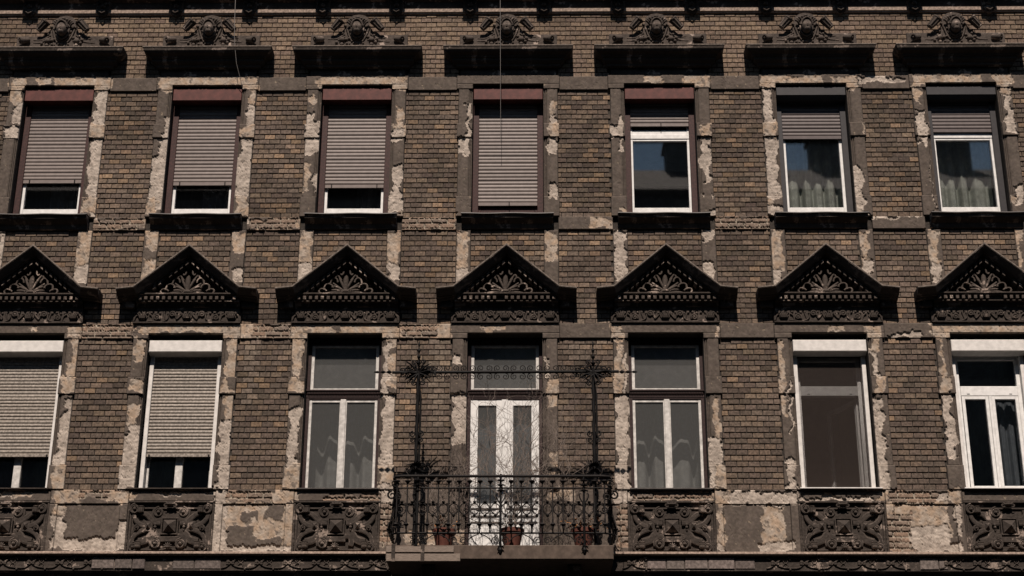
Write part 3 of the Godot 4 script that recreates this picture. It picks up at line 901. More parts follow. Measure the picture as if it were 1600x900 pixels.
# ------------------------------------------------------------------ carved work
func hoods(house: Node) -> void:
	var t := node("window_hood", house, Vector3(BAY[0], 0, 0))
	var b := MB.new()
	b.hood(0.655, [Vector2(0.27, 13.34), Vector2(0.27, 13.326), Vector2(0.264, 13.314), Vector2(0.258, 13.285), Vector2(0.235, 13.255), Vector2(0.195, 13.237), Vector2(0.175, 13.225), Vector2(0.172, 13.205), Vector2(0.15, 13.2), Vector2(0.147, 13.165), Vector2(0.12, 13.14), Vector2(0.095, 13.125), Vector2(0.09, 13.095), Vector2(0.03, 13.088), Vector2(0.03, 12.982)])
	put(b, "cornice", M.stone, t)
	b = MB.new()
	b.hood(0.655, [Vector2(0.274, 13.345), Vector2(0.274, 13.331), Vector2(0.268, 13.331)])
	put(b, "worn_lit_lip", M.lip, t)  # added strip, paler for worn stone and for the sunlit edge line
	var bust := node("carved_head_relief", house, Vector3(BAY[0], 0, 0))
	carve_bust(bust)
	var sill := node("window_sill", house, Vector3(BAY[0], 0, 0))
	b = MB.new()
	b.mould(-0.632, 0.632, [Vector2(0.15, UP0 - 0.004), Vector2(0.15, UP0 - 0.02), Vector2(0.135, UP0 - 0.03), Vector2(0.13, UP0 - 0.06), Vector2(0.095, UP0 - 0.09), Vector2(0.045, UP0 - 0.12), Vector2(0.034, UP0 - 0.185)])
	put(b, "sill_stone", M.stone, sill)
	b = MB.new()
	var nn := 24
	for k in nn:                                             # the tin cover, slightly buckled
		var x0 := -0.64 + 1.28 * k / nn
		var x1 := -0.64 + 1.28 * (k + 1) / nn
		var y0 := UP0 + 0.004 * sin(x0 * 9.0 + 1.0)
		var y1 := UP0 + 0.004 * sin(x1 * 9.0 + 1.0)
		b.q(Vector3(x0, y0, 0.162), Vector3(x1, y1, 0.162), Vector3(x1, UP0 + 0.03, -0.2), Vector3(x0, UP0 + 0.03, -0.2))
		b.q(Vector3(x0, y0 - 0.012, 0.164), Vector3(x1, y1 - 0.012, 0.164), Vector3(x1, y1, 0.162), Vector3(x0, y0, 0.162))
		b.q(Vector3(x0, y0 - 0.012, 0.16), Vector3(x1, y1 - 0.012, 0.16), Vector3(x1, y1 - 0.012, 0.164), Vector3(x0, y0 - 0.012, 0.164))
	put(b, "tin_cover", M.flashing, sill)
	for k in range(1, 7):
		for o in [t, bust, sill]:
			var c: Node3D = o.duplicate()
			c.name = numbered(house, o.name)
			house.add_child(c, true)
			c.position.x = BAY[k]
			if o == bust:
				lose(c, ["scroll"], 0.08)

func lose(o: Node, kinds: Array, share: float) -> void:          # pieces that have broken away
	for c in o.get_children():
		for k in kinds:
			if str(c.name).begins_with(k) and rng.randf() < share:
				c.free()
				break

func carve_bust(t: Node) -> void:
	var at := func(zx: float, zy: float, z: float) -> Vector3:
		var p := un(970.0 + zx / 12.86, 10.0 + zy / 12.86, z)
		return Vector3(p.x - BAY[4] - 0.02, p.y, z)
	var m: Material = M.carving
	var b := MB.new()
	b.box(-0.705, 0.705, 13.335, 13.655, -0.02, 0.035, Color.WHITE, 0.008)
	put(b, "plinth", m, t)
	b = MB.new()
	var poly := PackedVector2Array()
	for p in [[130, 760], [200, 640], [330, 590], [430, 480], [500, 380], [520, 240], [620, 170], [740, 150], [860, 170], [940, 240], [975, 380], [1040, 480], [1140, 590], [1290, 640], [1350, 760], [1340, 900], [140, 900]]:
		var w: Vector3 = at.call(p[0], p[1], 0.06)
		poly.append(Vector2(w.x, w.y))
	b.slab(poly, -0.01, 0.075, Color.WHITE, 0.014)
	put(b, "back_plate", m, t)
	b = MB.new()                                             # face turned slightly down
	var f: Vector3 = at.call(745, 405, 0.16)
	b.ball(f, Vector3(0.08, 0.112, 0.085), Color.WHITE, 18)
	b.ball(f + Vector3(0, -0.06, 0.025), Vector3(0.05, 0.05, 0.058), Color.WHITE, 14)   # chin and jaw
	b.ball(f + Vector3(0, -0.008, 0.074), Vector3(0.011, 0.03, 0.02), Color.WHITE, 10)     # nose
	b.ball(f + Vector3(0, -0.028, 0.08), Vector3(0.015, 0.009, 0.012), Color.WHITE, 8)
	b.ball(f + Vector3(0, -0.047, 0.066), Vector3(0.022, 0.006, 0.012), Color.WHITE, 8)    # lips
	b.ball(f + Vector3(0, -0.058, 0.064), Vector3(0.018, 0.006, 0.012), Color.WHITE, 8)
	b.ball(f + Vector3(0, -0.083, 0.05), Vector3(0.02, 0.016, 0.018), Color.WHITE, 8)
	for s in [-1.0, 1.0]:
		b.ball(f + Vector3(s * 0.029, 0.012, 0.06), Vector3(0.014, 0.007, 0.012), Color.WHITE, 8)   # eyes
		b.tube([f + Vector3(s * 0.01, 0.03, 0.073), f + Vector3(s * 0.03, 0.036, 0.067), f + Vector3(s * 0.05, 0.026, 0.05)], 0.006, 0.004, 5)
		b.ball(f + Vector3(s * 0.035, -0.025, 0.045), Vector3(0.022, 0.026, 0.025), Color.WHITE, 8)  # cheeks
		b.ball(f + Vector3(s * 0.068, -0.005, 0.0), Vector3(0.012, 0.026, 0.018), Color.WHITE, 8)    # ears
	put(b, "face", m, t)
	b = MB.new()
	for k in 15:                                             # hair in waves round the brow
		var a := PI * (0.02 + 0.96 * k / 14.0)
		b.ball(f + Vector3(cos(a) * 0.078, 0.012 + sin(a) * 0.09, 0.03 + 0.025 * sin(a)), Vector3(0.02, 0.022, 0.025), Color.WHITE, 7)
	b.tube([f + Vector3(-0.07, 0.06, 0.05), f + Vector3(-0.03, 0.095, 0.07), f + Vector3(0, 0.105, 0.076), f + Vector3(0.03, 0.095, 0.07), f + Vector3(0.07, 0.06, 0.05)], 0.012, 0.012, 6)
	put(b, "hair", m, t)
	b = MB.new()                                             # shell-shaped headdress
	for k in 9:
		var a := PI * (0.06 + 0.88 * k / 8.0)
		var o := f + Vector3(cos(a) * 0.10, 0.062 + sin(a) * 0.07, -0.05)
		var e := f + Vector3(cos(a) * 0.145, 0.095 + sin(a) * 0.078, -0.02)
		b.tube([o, o.lerp(e, 0.6) + Vector3(0, 0, 0.012), e], 0.014, 0.02, 6)
		b.ball(e, Vector3(0.021, 0.019, 0.022), Color.WHITE, 7)
	b.ball(f + Vector3(0, 0.18, -0.02), Vector3(0.03, 0.024, 0.03), Color.WHITE, 8)
	put(b, "headdress", m, t)
	b = MB.new()                                             # necklace and drapery
	var u := []
	for p in [[620, 400], [632, 500], [670, 570], [740, 612], [815, 570], [855, 500], [872, 400]]:
		u.append(at.call(p[0], p[1], 0.115))
	b.tube(u, 0.016, 0.016, 6)
	for g in [[[600, 520], [650, 620], [740, 660], [840, 610], [890, 520]], [[520, 420], [570, 560], [640, 680]], [[960, 420], [920, 560], [850, 680]]]:
		var w := []
		for p in g:
			w.append(at.call(p[0], p[1], 0.085))
		b.tube(w, 0.017, 0.012, 6)
	put(b, "collar", m, t)
	b = MB.new()                                             # fruit
	for p in [[440, 650, 0.045], [1035, 650, 0.045], [540, 722, 0.02], [606, 730, 0.021], [676, 715, 0.016], [745, 715, 0.026], [870, 716, 0.016], [520, 640, 0.026], [580, 620, 0.02], [960, 590, 0.022], [1080, 560, 0.02], [1140, 630, 0.026], [380, 515, 0.019], [1090, 500, 0.02], [590, 465, 0.02], [885, 465, 0.022], [440, 520, 0.02], [1120, 690, 0.022], [330, 700, 0.022], [480, 370, 0.022], [960, 380, 0.024], [640, 760, 0.025], [800, 760, 0.024], [440, 740, 0.03], [1040, 740, 0.03]]:
		b.ball(at.call(p[0], p[1], 0.085), Vector3(p[2], p[2], p[2]), Color.WHITE, 9)
		if p[2] > 0.04:
			for s in 6:
				var a := TAU * s / 6.0
				var c: Vector3 = at.call(p[0], p[1], 0.075)
				b.ball(c + Vector3(cos(a) * 0.05, sin(a) * 0.05, 0), Vector3(0.02, 0.02, 0.014), Color.WHITE, 6)
	put(b, "fruit", m, t)
	for g in [[[480, 540], [400, 600], [300, 640], [150, 635]], [[360, 660], [270, 690], [150, 690]], [[1010, 540], [1090, 590], [1190, 620], [1330, 600]], [[1140, 650], [1240, 680], [1400, 690]]]:
		b = MB.new()
		var w := []
		for p in g:
			var q: Vector3 = at.call(p[0], p[1], 0.07)
			w.append(Vector2(q.x, q.y))
		b.tube(curve(w, 0.07), 0.022, 0.01, 6)
		put(b, "scroll", m, t)
	for s in [[405, 250, 235, 440], [1060, 250, 1245, 440]]:            # fluted horns beside the head
		b = MB.new()
		var p: Vector3 = at.call(s[0], s[1], 0.15)
		var q: Vector3 = at.call(s[2], s[3], 0.12)
		var y := (p - q).normalized()
		var x := y.cross(Vector3(0, 0, 1)).normalized()
		var bs := Basis(x, y, x.cross(y))
		var l := p.distance_to(q)
		b.lathe(q, [Vector2(0, 0), Vector2(0.0405, 0), Vector2(0.0486, 0.01), Vector2(0.0432, 0.02), Vector2(0.0567, l * 0.85), Vector2(0.0675, l * 0.9), Vector2(0.0675, l), Vector2(0.0486, l), Vector2(0.0405, l - 0.03), Vector2(0, l - 0.03)], 12, Color.WHITE, bs)
		for k in 8:
			var a := TAU * k / 8.0
			var o := (x * cos(a) + bs.z * sin(a))
			b.tube([q + o * 0.046 + y * 0.025, p + o * 0.058 - y * 0.025], 0.007, 0.008, 5)
		put(b, "horn", m, t)
	for s in [-1.0, 1.0]:                                    # rolled ends lying on the plinth
		b = MB.new()
		var q := Vector3(s * 0.52, 13.585, 0.04)
		var e := Vector3(s * 0.63, 13.535, 0.115)
		var y := (e - q).normalized()
		var x := y.cross(Vector3(0, 0, 1)).normalized()
		var bs := Basis(x, y, x.cross(y))
		var l := q.distance_to(e)
		b.lathe(q, [Vector2(0, 0), Vector2(0.03, 0), Vector2(0.04, 0.012), Vector2(0.047, l * 0.8), Vector2(0.052, l * 0.85), Vector2(0.052, l), Vector2(0.04, l + 0.006), Vector2(0.034, l - 0.012), Vector2(0.016, l - 0.012), Vector2(0.014, l + 0.012), Vector2(0, l + 0.016)], 14, Color.WHITE, bs)
		put(b, "rolled_end", m, t)

# a moulding laid along a bent line: layers of (inward distance, z)
func rake(b: MB, line: Array, layers: Array, zb: float) -> void:
	var rows := []
	for ly in layers:
		var row := []
		for k in line.size():
			var p: Vector2 = line[k]
			var n := Vector2.ZERO
			var d0 := Vector2.ZERO
			if k > 0:
				var d: Vector2 = (p - line[k - 1]).normalized()
				n += Vector2(d.y, -d.x)
				d0 = Vector2(d.y, -d.x)
			if k < line.size() - 1:
				var d: Vector2 = (line[k + 1] - p).normalized()
				n += Vector2(d.y, -d.x)
				if k == 0:
					d0 = Vector2(d.y, -d.x)
			if k == 0 or k == line.size() - 1:
				n = Vector2(0, -1)
				row.append(Vector3(p.x, p.y - ly.x, ly.y))
				continue
			n = n.normalized()
			var o: Vector2 = p + n * (ly.x / maxf(n.dot(d0), 0.3))
			row.append(Vector3(o.x, o.y, ly.y))
		rows.append(row)
	for r in rows.size() - 1:
		for k in line.size() - 1:
			b.q(rows[r + 1][k], rows[r + 1][k + 1], rows[r][k + 1], rows[r][k])
		for s in [0, line.size() - 1]:
			var p: Vector3 = rows[r][s]
			var q: Vector3 = rows[r + 1][s]
			if s == 0:
				b.q(Vector3(q.x, q.y, zb), q, p, Vector3(p.x, p.y, zb))
			else:
				b.q(q, Vector3(q.x, q.y, zb), Vector3(p.x, p.y, zb), p)
	for k in line.size() - 1:
		var p: Vector3 = rows[0][k]
		var q: Vector3 = rows[0][k + 1]
		b.q(p, q, Vector3(q.x, q.y, zb), Vector3(p.x, p.y, zb))

func pediments(house: Node) -> void:
	var m: Material = M.stone
	var cx: float = 2.146
	var at := func(zx: float, zy: float, z: float) -> Vector3:
		var p := un(920.0 + zx / 6.667, 370.0 + zy / 6.667, z)
		return Vector3(p.x - cx, p.y, z)
	var t := node("pediment", house, Vector3(BAY[0] - 0.006, 0, 0))
	var line := [Vector2(-0.945, 9.607), Vector2(-0.72, 9.632), Vector2(0, 10.245), Vector2(0.72, 9.632), Vector2(0.945, 9.607)]
	var b := MB.new()
	rake(b, line, [Vector2(0, 0.275), Vector2(0.022, 0.275), Vector2(0.028, 0.268), Vector2(0.04, 0.245), Vector2(0.07, 0.21), Vector2(0.085, 0.19), Vector2(0.088, 0.165), Vector2(0.1, 0.16), Vector2(0.104, 0.115), Vector2(0.125, 0.1), Vector2(0.13, 0.05)], -0.015)
	put(b, "raking_cornice", m, t)
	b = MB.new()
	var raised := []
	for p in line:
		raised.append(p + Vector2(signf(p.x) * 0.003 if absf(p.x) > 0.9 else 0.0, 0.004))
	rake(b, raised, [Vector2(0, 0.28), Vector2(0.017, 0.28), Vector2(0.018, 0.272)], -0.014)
	put(b, "worn_lit_lip", M.lip, t)  # added along the rake; its pale colour carries wear and the lit edge
	b = MB.new()                                             # the field and the mass behind it
	var tri := PackedVector2Array([Vector2(-0.73, 9.55), Vector2(0.73, 9.55), Vector2(0.73, 9.6), Vector2(0.0, 10.2), Vector2(-0.73, 9.6)])
	b.slab(tri, -0.135, -0.125, Color.WHITE, 0.0)
	put(b, "tympanum", m, t)
	b = MB.new()
	b.mould(-0.7, 0.7, [Vector2(0.165, 9.577), Vector2(0.165, 9.56), Vector2(0.15, 9.552), Vector2(0.145, 9.54), Vector2(0.11, 9.535), Vector2(0.11, 9.47), Vector2(0.06, 9.46), Vector2(0.05, 9.42), Vector2(0.03, 9.41), Vector2(0.03, 9.33)])
	put(b, "base_moulding", m, t)
	for s in [-1.0, 1.0]:                                    # blocks under the end stubs
		b = MB.new()
		b.box(minf(s * 0.72, s * 0.9), maxf(s * 0.72, s * 0.9), 9.40, 9.56, -0.01, 0.06, Color.WHITE, 0.01)
		put(b, "end_block", m, t)
	for k in 17:
		b = MB.new()
		var x := -0.64 + 0.08 * k
		b.box(x - 0.021, x + 0.021, 9.484, 9.532, 0.1, 0.155, Color.WHITE, 0.004)
		put(b, "dentil", M.carving, t)
	for s in [-1.0, 1.0]:
		for k in 8:
			b = MB.new()
			var f := (k + 0.6) / 8.6
			var o := Vector2(0, 10.055).lerp(Vector2(s * 0.60, 9.545 + 0.01), f)
			var d := Vector2(s * 0.62, -0.535).normalized() * 0.024
			var n := Vector2(0, 0.03)
			b.slab(PackedVector2Array([o - d - n, o + d - n, o + d + n, o - d + n]), 0.0, 0.155, Color.WHITE, 0.003)
			put(b, "raking_dentil", M.carving, t)
	# the palm leaf and its looped border
	b = MB.new()
	var c: Vector3 = at.call(788, 568, 0.09)
	for r in [[788, 392, 0.036], [712, 420, 0.016], [866, 420, 0.016], [655, 505, 0.018], [925, 505, 0.018], [640, 548, 0.017], [935, 548, 0.017], [560, 588, 0.014], [1015, 588, 0.014]]:
		var e: Vector3 = at.call(r[0], r[1], 0.1)
		b.tube([c, c.lerp(e, 0.3) + Vector3(0, 0, 0.01), c.lerp(e, 0.65) + Vector3(0, 0, 0.012), c.lerp(e, 0.88), e], r[2] * 0.4, 0.003, 6, Color.WHITE, r[2] * 0.9)
	b.ball(c + Vector3(0, 0.0, 0.015), Vector3(0.06, 0.03, 0.03), Color.WHITE, 10)
	for s in [-1.0, 1.0]:
		b.tube(spiral(Vector2(c.x + s * 0.06, c.y), 0.026, 1.3 * s, 0.5, 0.12, 10), 0.009, 0.006, 5)
	put(b, "palmette", M.carving, t)
	for s in [-1.0, 1.0]:
		b = MB.new()
		for g in [[[788, 590], [560, 592], [510, 570], [520, 540], [560, 540], [590, 560]], [[560, 548], [568, 500], [600, 485], [640, 500], [650, 520]], [[620, 490], [635, 440], [665, 425], [690, 440], [700, 470]], [[670, 430], [690, 395], [715, 420], [740, 450]], [[735, 395], [750, 380], [755, 345]], [[735, 395], [720, 380]], [[640, 520], [700, 530], [760, 560]], [[650, 480], [720, 525], [770, 560]]]:
			var w := []
			for p in g:
				var zx: float = p[0] if s < 0 else 1576.0 - p[0]
				var q: Vector3 = at.call(zx, p[1], 0.09)
				w.append(Vector2(q.x, q.y))
			b.tube(curve(w, 0.09, 4), 0.0155, 0.013, 6)
		put(b, "leaf_border", M.carving, t)
	# scroll frieze above the lower windows
	var fz := node("scroll_frieze", house, Vector3(LOW[0], 0, 0))
	var fc := 2.13
	b = MB.new()
	b.box(-0.728, 0.728, 9.181, 9.329, -0.01, 0.04, Color.WHITE, 0.006)
	b.mould(-0.728, 0.728, [Vector2(0.062, 9.199), Vector2(0.062, 9.182), Vector2(0.05, 9.181)])
	put(b, "back_plate", m, fz)
	var fat := func(zx: float, zy: float, z: float) -> Vector3:
		var p := un(920.0 + zx / 6.667, 370.0 + zy / 6.667, z)
		return Vector3(p.x - fc, p.y, z)
	for x in [330, 795, 1265]:
		b = MB.new()
		var o: Vector3 = fat.call(x, 830, 0.05)
		b.ball(o, Vector3(0.05, 0.045, 0.03), Color.WHITE, 9)
		for a in [-1.0, -0.5, 0.0, 0.5, 1.0]:
			b.tube([o + Vector3(a * 0.03, -0.02, 0.02), o + Vector3(a * 0.05, 0.03, 0.032), o + Vector3(a * 0.07, 0.078 - absf(a) * 0.03, 0.02)], 0.012, 0.005, 5)
		put(b, "vase", m, fz)
	for x in [480, 640, 950, 1100]:
		b = MB.new()
		var o: Vector3 = fat.call(x, 835 if x in [480, 1100] else 800, 0.055)
		b.tube(spiral(Vector2(o.x, o.y), 0.045, 1.6 if x < 790 else -1.6, -0.6 if x < 790 else PI + 0.6, 0.055, 18), 0.013, 0.008, 6)
		b.ball(o, Vector3(0.014, 0.014, 0.016), Color.WHITE, 7)
		put(b, "scroll", m, fz)
	for g in [[[390, 870], [430, 870], [520, 880], [590, 850], [600, 800]], [[680, 800], [690, 850], [740, 800]], [[850, 800], [900, 850], [910, 800]], [[990, 800], [1000, 850], [1060, 875], [1180, 870]], [[240, 870], [260, 820], [290, 810]], [[1310, 810], [1335, 820], [1350, 870]], [[550, 790], [570, 850]], [[1020, 790], [1010, 850]], [[400, 800], [430, 820], [440, 860]], [[1190, 800], [1160, 820], [1150, 860]]]:
		b = MB.new()
		var w := []
		for p in g:
			var q: Vector3 = fat.call(p[0], p[1], 0.055)
			w.append(Vector2(q.x, q.y))
		b.tube(curve(w, 0.05), 0.014, 0.008, 5)
		put(b, "tendril", m, fz)
	b = MB.new()                                             # broken upper edge of leaf tips
	for k in 26:
		var x := -0.71 + 1.42 * k / 25.0
		b.ball(Vector3(x, 9.325 + 0.008 * sin(k * 2.1), 0.045), Vector3(0.018, 0.02, 0.018), Color.WHITE, 6)
	put(b, "leaf_edge", m, fz)
	for k in range(1, 7):
		for o in [t, fz]:
			var c2: Node3D = o.duplicate()
			c2.name = numbered(house, o.name)
			house.add_child(c2, true)
			c2.position.x = (BAY[k] - 0.006) if o == t else LOW[k]
			lose(c2, ["raking_dentil", "dentil", "tendril", "vase"], 0.045)


func aprons(house: Node) -> void:
	var m: Material = M.stone
	var t := node("relief_panel", house, Vector3(LOW[0], 0, 0))
	var cy := 6.402
	var at := func(zx: float, zy: float, z: float) -> Vector3:
		var p := un(960.0 + zx / 6.667, 740.0 + zy / 6.667, z)
		return Vector3(p.x - un(1050.0, 824.7, z).x, p.y, z)
	var b := MB.new()
	b.box(-0.5, 0.5, 6.05, 6.732, -0.02, -0.012)
	put(b, "back_plate", m, t)
	b = MB.new()
	for s in [-1.0, 1.0]:
		b.box(minf(s * 0.502, s * 0.532), maxf(s * 0.502, s * 0.532), 6.05, 6.71, -0.02, 0.012, Color.WHITE, 0.006)
		b.box(minf(s * 0.536, s * 0.559), maxf(s * 0.536, s * 0.559), 6.05, 6.71, -0.02, 0.024, Color.WHITE, 0.006)
	b.box(-0.559, 0.559, 6.712, 6.734, -0.02, 0.03, Color.WHITE, 0.004)
	put(b, "panel_frame", m, t)
	b = MB.new()
	b.box(-0.36, 0.36, 6.63, 6.65, -0.012, 0.008, Color.WHITE, 0.004)
	b.box(-0.36, 0.36, 6.09, 6.11, -0.012, 0.008, Color.WHITE, 0.004)
	put(b, "fillet", m, t)
	for s in [-1.0, 1.0]:                                    # flat straps that curl to the corners
		for g in [[0.062, 0.042, [500, 508], [435, 505], [385, 465], [335, 425], [280, 418]], [0.06, 0.075, [480, 600], [425, 632], [375, 690], [290, 716]], [0.05, 0.034, [350, 555], [280, 530], [222, 470], [205, 395]], [0.05, 0.034, [350, 585], [285, 612], [228, 665], [205, 760]], [0.05, 0.05, [512, 470], [455, 475], [424, 430], [430, 380]], [0.05, 0.05, [512, 660], [455, 655], [428, 700], [434, 755]]]:
			b = MB.new()
			var w := []
			for k in range(2, g.size()):
				var zx: float = g[k][0] if s < 0 else 1200.0 - g[k][0]
				var p: Vector3 = at.call(zx, g[k][1], 0.01)
				w.append(Vector2(p.x, p.y))
			b.ribbon(curve(w, 0.0, 5), g[0] * 1.35, g[1] * 1.35, -0.012, 0.018)
			put(b, "strap", m, t)
		b = MB.new()
		b.box(s * 0.277 - 0.058, s * 0.277 + 0.058, cy - 0.07, cy + 0.07, -0.012, 0.021, Color.WHITE, 0.006)
		put(b, "side_plate", m, t)
	for y in [438.0, 688.0]:
		b = MB.new()
		var p: Vector3 = at.call(600, y, 0.01)
		b.box(-0.125, 0.125, p.y - 0.036, p.y + 0.036, -0.012, 0.026, Color.WHITE, 0.006)
		put(b, "strap_bar", m, t)
	for p in [[470, 405, 1], [725, 405, -1], [465, 735, -1], [735, 735, 1], [215, 370, 1], [970, 370, -1], [235, 772, -1], [970, 772, 1], [255, 570, 1], [940, 570, -1]]:
		b = MB.new()
		var small: bool = p[1] == 570
		var o: Vector3 = at.call(p[0], p[1], 0.03)
		var r := 0.03 if small else 0.056
		var bs := Basis(Vector3.RIGHT, Vector3(0, 0, 1), Vector3(0, -1, 0))
		b.lathe(Vector3(o.x, o.y, -0.01), [Vector2(r * 1.05, 0), Vector2(r * 1.05, 0.04), Vector2(r * 0.9, 0.05), Vector2(r * 0.8, 0.05), Vector2(r * 0.55, 0.034), Vector2(r * 0.36, 0.034), Vector2(r * 0.34, 0.06), Vector2(r * 0.15, 0.072), Vector2(0, 0.074)], 14, Color.WHITE, bs)
		b.tube(spiral(Vector2(o.x, o.y), r * 1.3, 1.4 * p[2], PI * 0.5, 0.03, 16), 0.012, 0.007, 5)
		put(b, "volute", m, t)
	for p in [[280, 375, 1], [908, 375, 1], [285, 745, -1], [912, 745, -1]]:      # little fluted brackets at the corners
		b = MB.new()
		var o: Vector3 = at.call(p[0], p[1], 0.04)
		b.lathe(o + Vector3(0, -0.04, -0.012), [Vector2(0, 0), Vector2(0.03, 0), Vector2(0.036, 0.012), Vector2(0.036, 0.07), Vector2(0.042, 0.08), Vector2(0.03, 0.088), Vector2(0, 0.09)], 12)
		for k in 5:
			var a := PI * (0.1 + 0.8 * k / 4.0)
			b.tube([o + Vector3(cos(a) * 0.036, -0.035, sin(a) * 0.036 - 0.012), o + Vector3(cos(a) * 0.037, 0.03, sin(a) * 0.037 - 0.012)], 0.006, 0.006, 5)
		put(b, "bracket", m, t)
	b = MB.new()                                             # pyramid boss in its square frame
	var h := 0.082
	for k in 4:
		var a := PI / 4 + k * PI / 2
		var e := a + PI / 2
		var r := h * sqrt(2.0)
		b.t(Vector3(cos(a) * r, cy + sin(a) * r, 0.03), Vector3(cos(e) * r, cy + sin(e) * r, 0.03), Vector3(0, cy, 0.115))
	b.box(-h, h, cy - h, cy + h, -0.012, 0.03)
	b.box(-0.112, -h - 0.012, cy - 0.112, cy + 0.112, -0.012, 0.034, Color.WHITE, 0.004)
	b.box(h + 0.012, 0.112, cy - 0.112, cy + 0.112, -0.012, 0.034, Color.WHITE, 0.004)
	b.box(-h - 0.012, h + 0.012, cy + h + 0.012, cy + 0.112, -0.012, 0.034, Color.WHITE, 0.004)
	b.box(-h - 0.012, h + 0.012, cy - 0.112, cy - h - 0.012, -0.012, 0.034, Color.WHITE, 0.004)
	put(b, "pyramid_boss", m, t)
	for s in [-1.0, 1.0]:
		b = MB.new()
		var w := 0.03
		var hh := 0.042
		var o := Vector3(s * 0.277, cy + 0.005, 0.022)
		var cr := [Vector3(-w, -hh, 0), Vector3(w, -hh, 0), Vector3(w, hh, 0), Vector3(-w, hh, 0)]
		for k in 4:
			b.t(o + cr[k], o + cr[(k + 1) % 4], o + Vector3(0, 0, 0.045))
		put(b, "side_boss", m, t)
		b = MB.new()
		var d: Vector3 = at.call(600 + s * 152, 560, 0.03)
		b.ball(d, Vector3(0.02, 0.022, 0.025), Color.WHITE, 8)
		b.ball(d + Vector3(0, 0.035, -0.005), Vector3(0.014, 0.02, 0.016), Color.WHITE, 8)
		b.ball(d + Vector3(0, -0.035, -0.005), Vector3(0.014, 0.02, 0.016), Color.WHITE, 8)
		put(b, "bud", m, t)
	b = MB.new()                                             # mask at the top, shell at the foot
	var o: Vector3 = at.call(592, 335, 0.04)
	for s in [-1.0, 1.0]:
		b.tube(spiral(Vector2(o.x + s * 0.062, o.y), 0.032, 1.3 * s, PI * 0.5, 0.07, 12), 0.014, 0.009, 6)
	b.ball(o + Vector3(0, 0.012, 0.02), Vector3(0.07, 0.022, 0.05), Color.WHITE, 10)
	put(b, "crest", m, t)
	b = MB.new()
	o = at.call(604, 770, 0.03)
	for k in 7:
		var a := PI * (k / 6.0)
		b.tube([o, o + Vector3(cos(a) * 0.03, sin(a) * 0.035, 0.02), o + Vector3(cos(a) * 0.055, sin(a) * 0.06, 0.0)], 0.01, 0.008, 5)
	b.ball(o, Vector3(0.05, 0.018, 0.03), Color.WHITE, 8)
	put(b, "shell", m, t)
	for k in range(1, 7):
		if k == 3:
			continue
		var c2: Node3D = t.duplicate()
		c2.name = numbered(house, "relief_panel")
		house.add_child(c2, true)
		c2.position.x = LOW[k]
		lose(c2, ["bud", "volute", "bracket", "shell"], 0.07)
	# sill boards of the lower windows
	for k in 7:
		if k == 3:
			continue
		b = MB.new()
		b.box(LOW[k] - 0.53, LOW[k] + 0.53, 6.886, 6.9, -0.16, 0.06)
		b.box(LOW[k] - 0.515, LOW[k] + 0.515, 6.869, 6.8855, -0.014, 0.035)
		put(b, "sill_board", M.flashing if k in [2, 4] else M.stone, house)

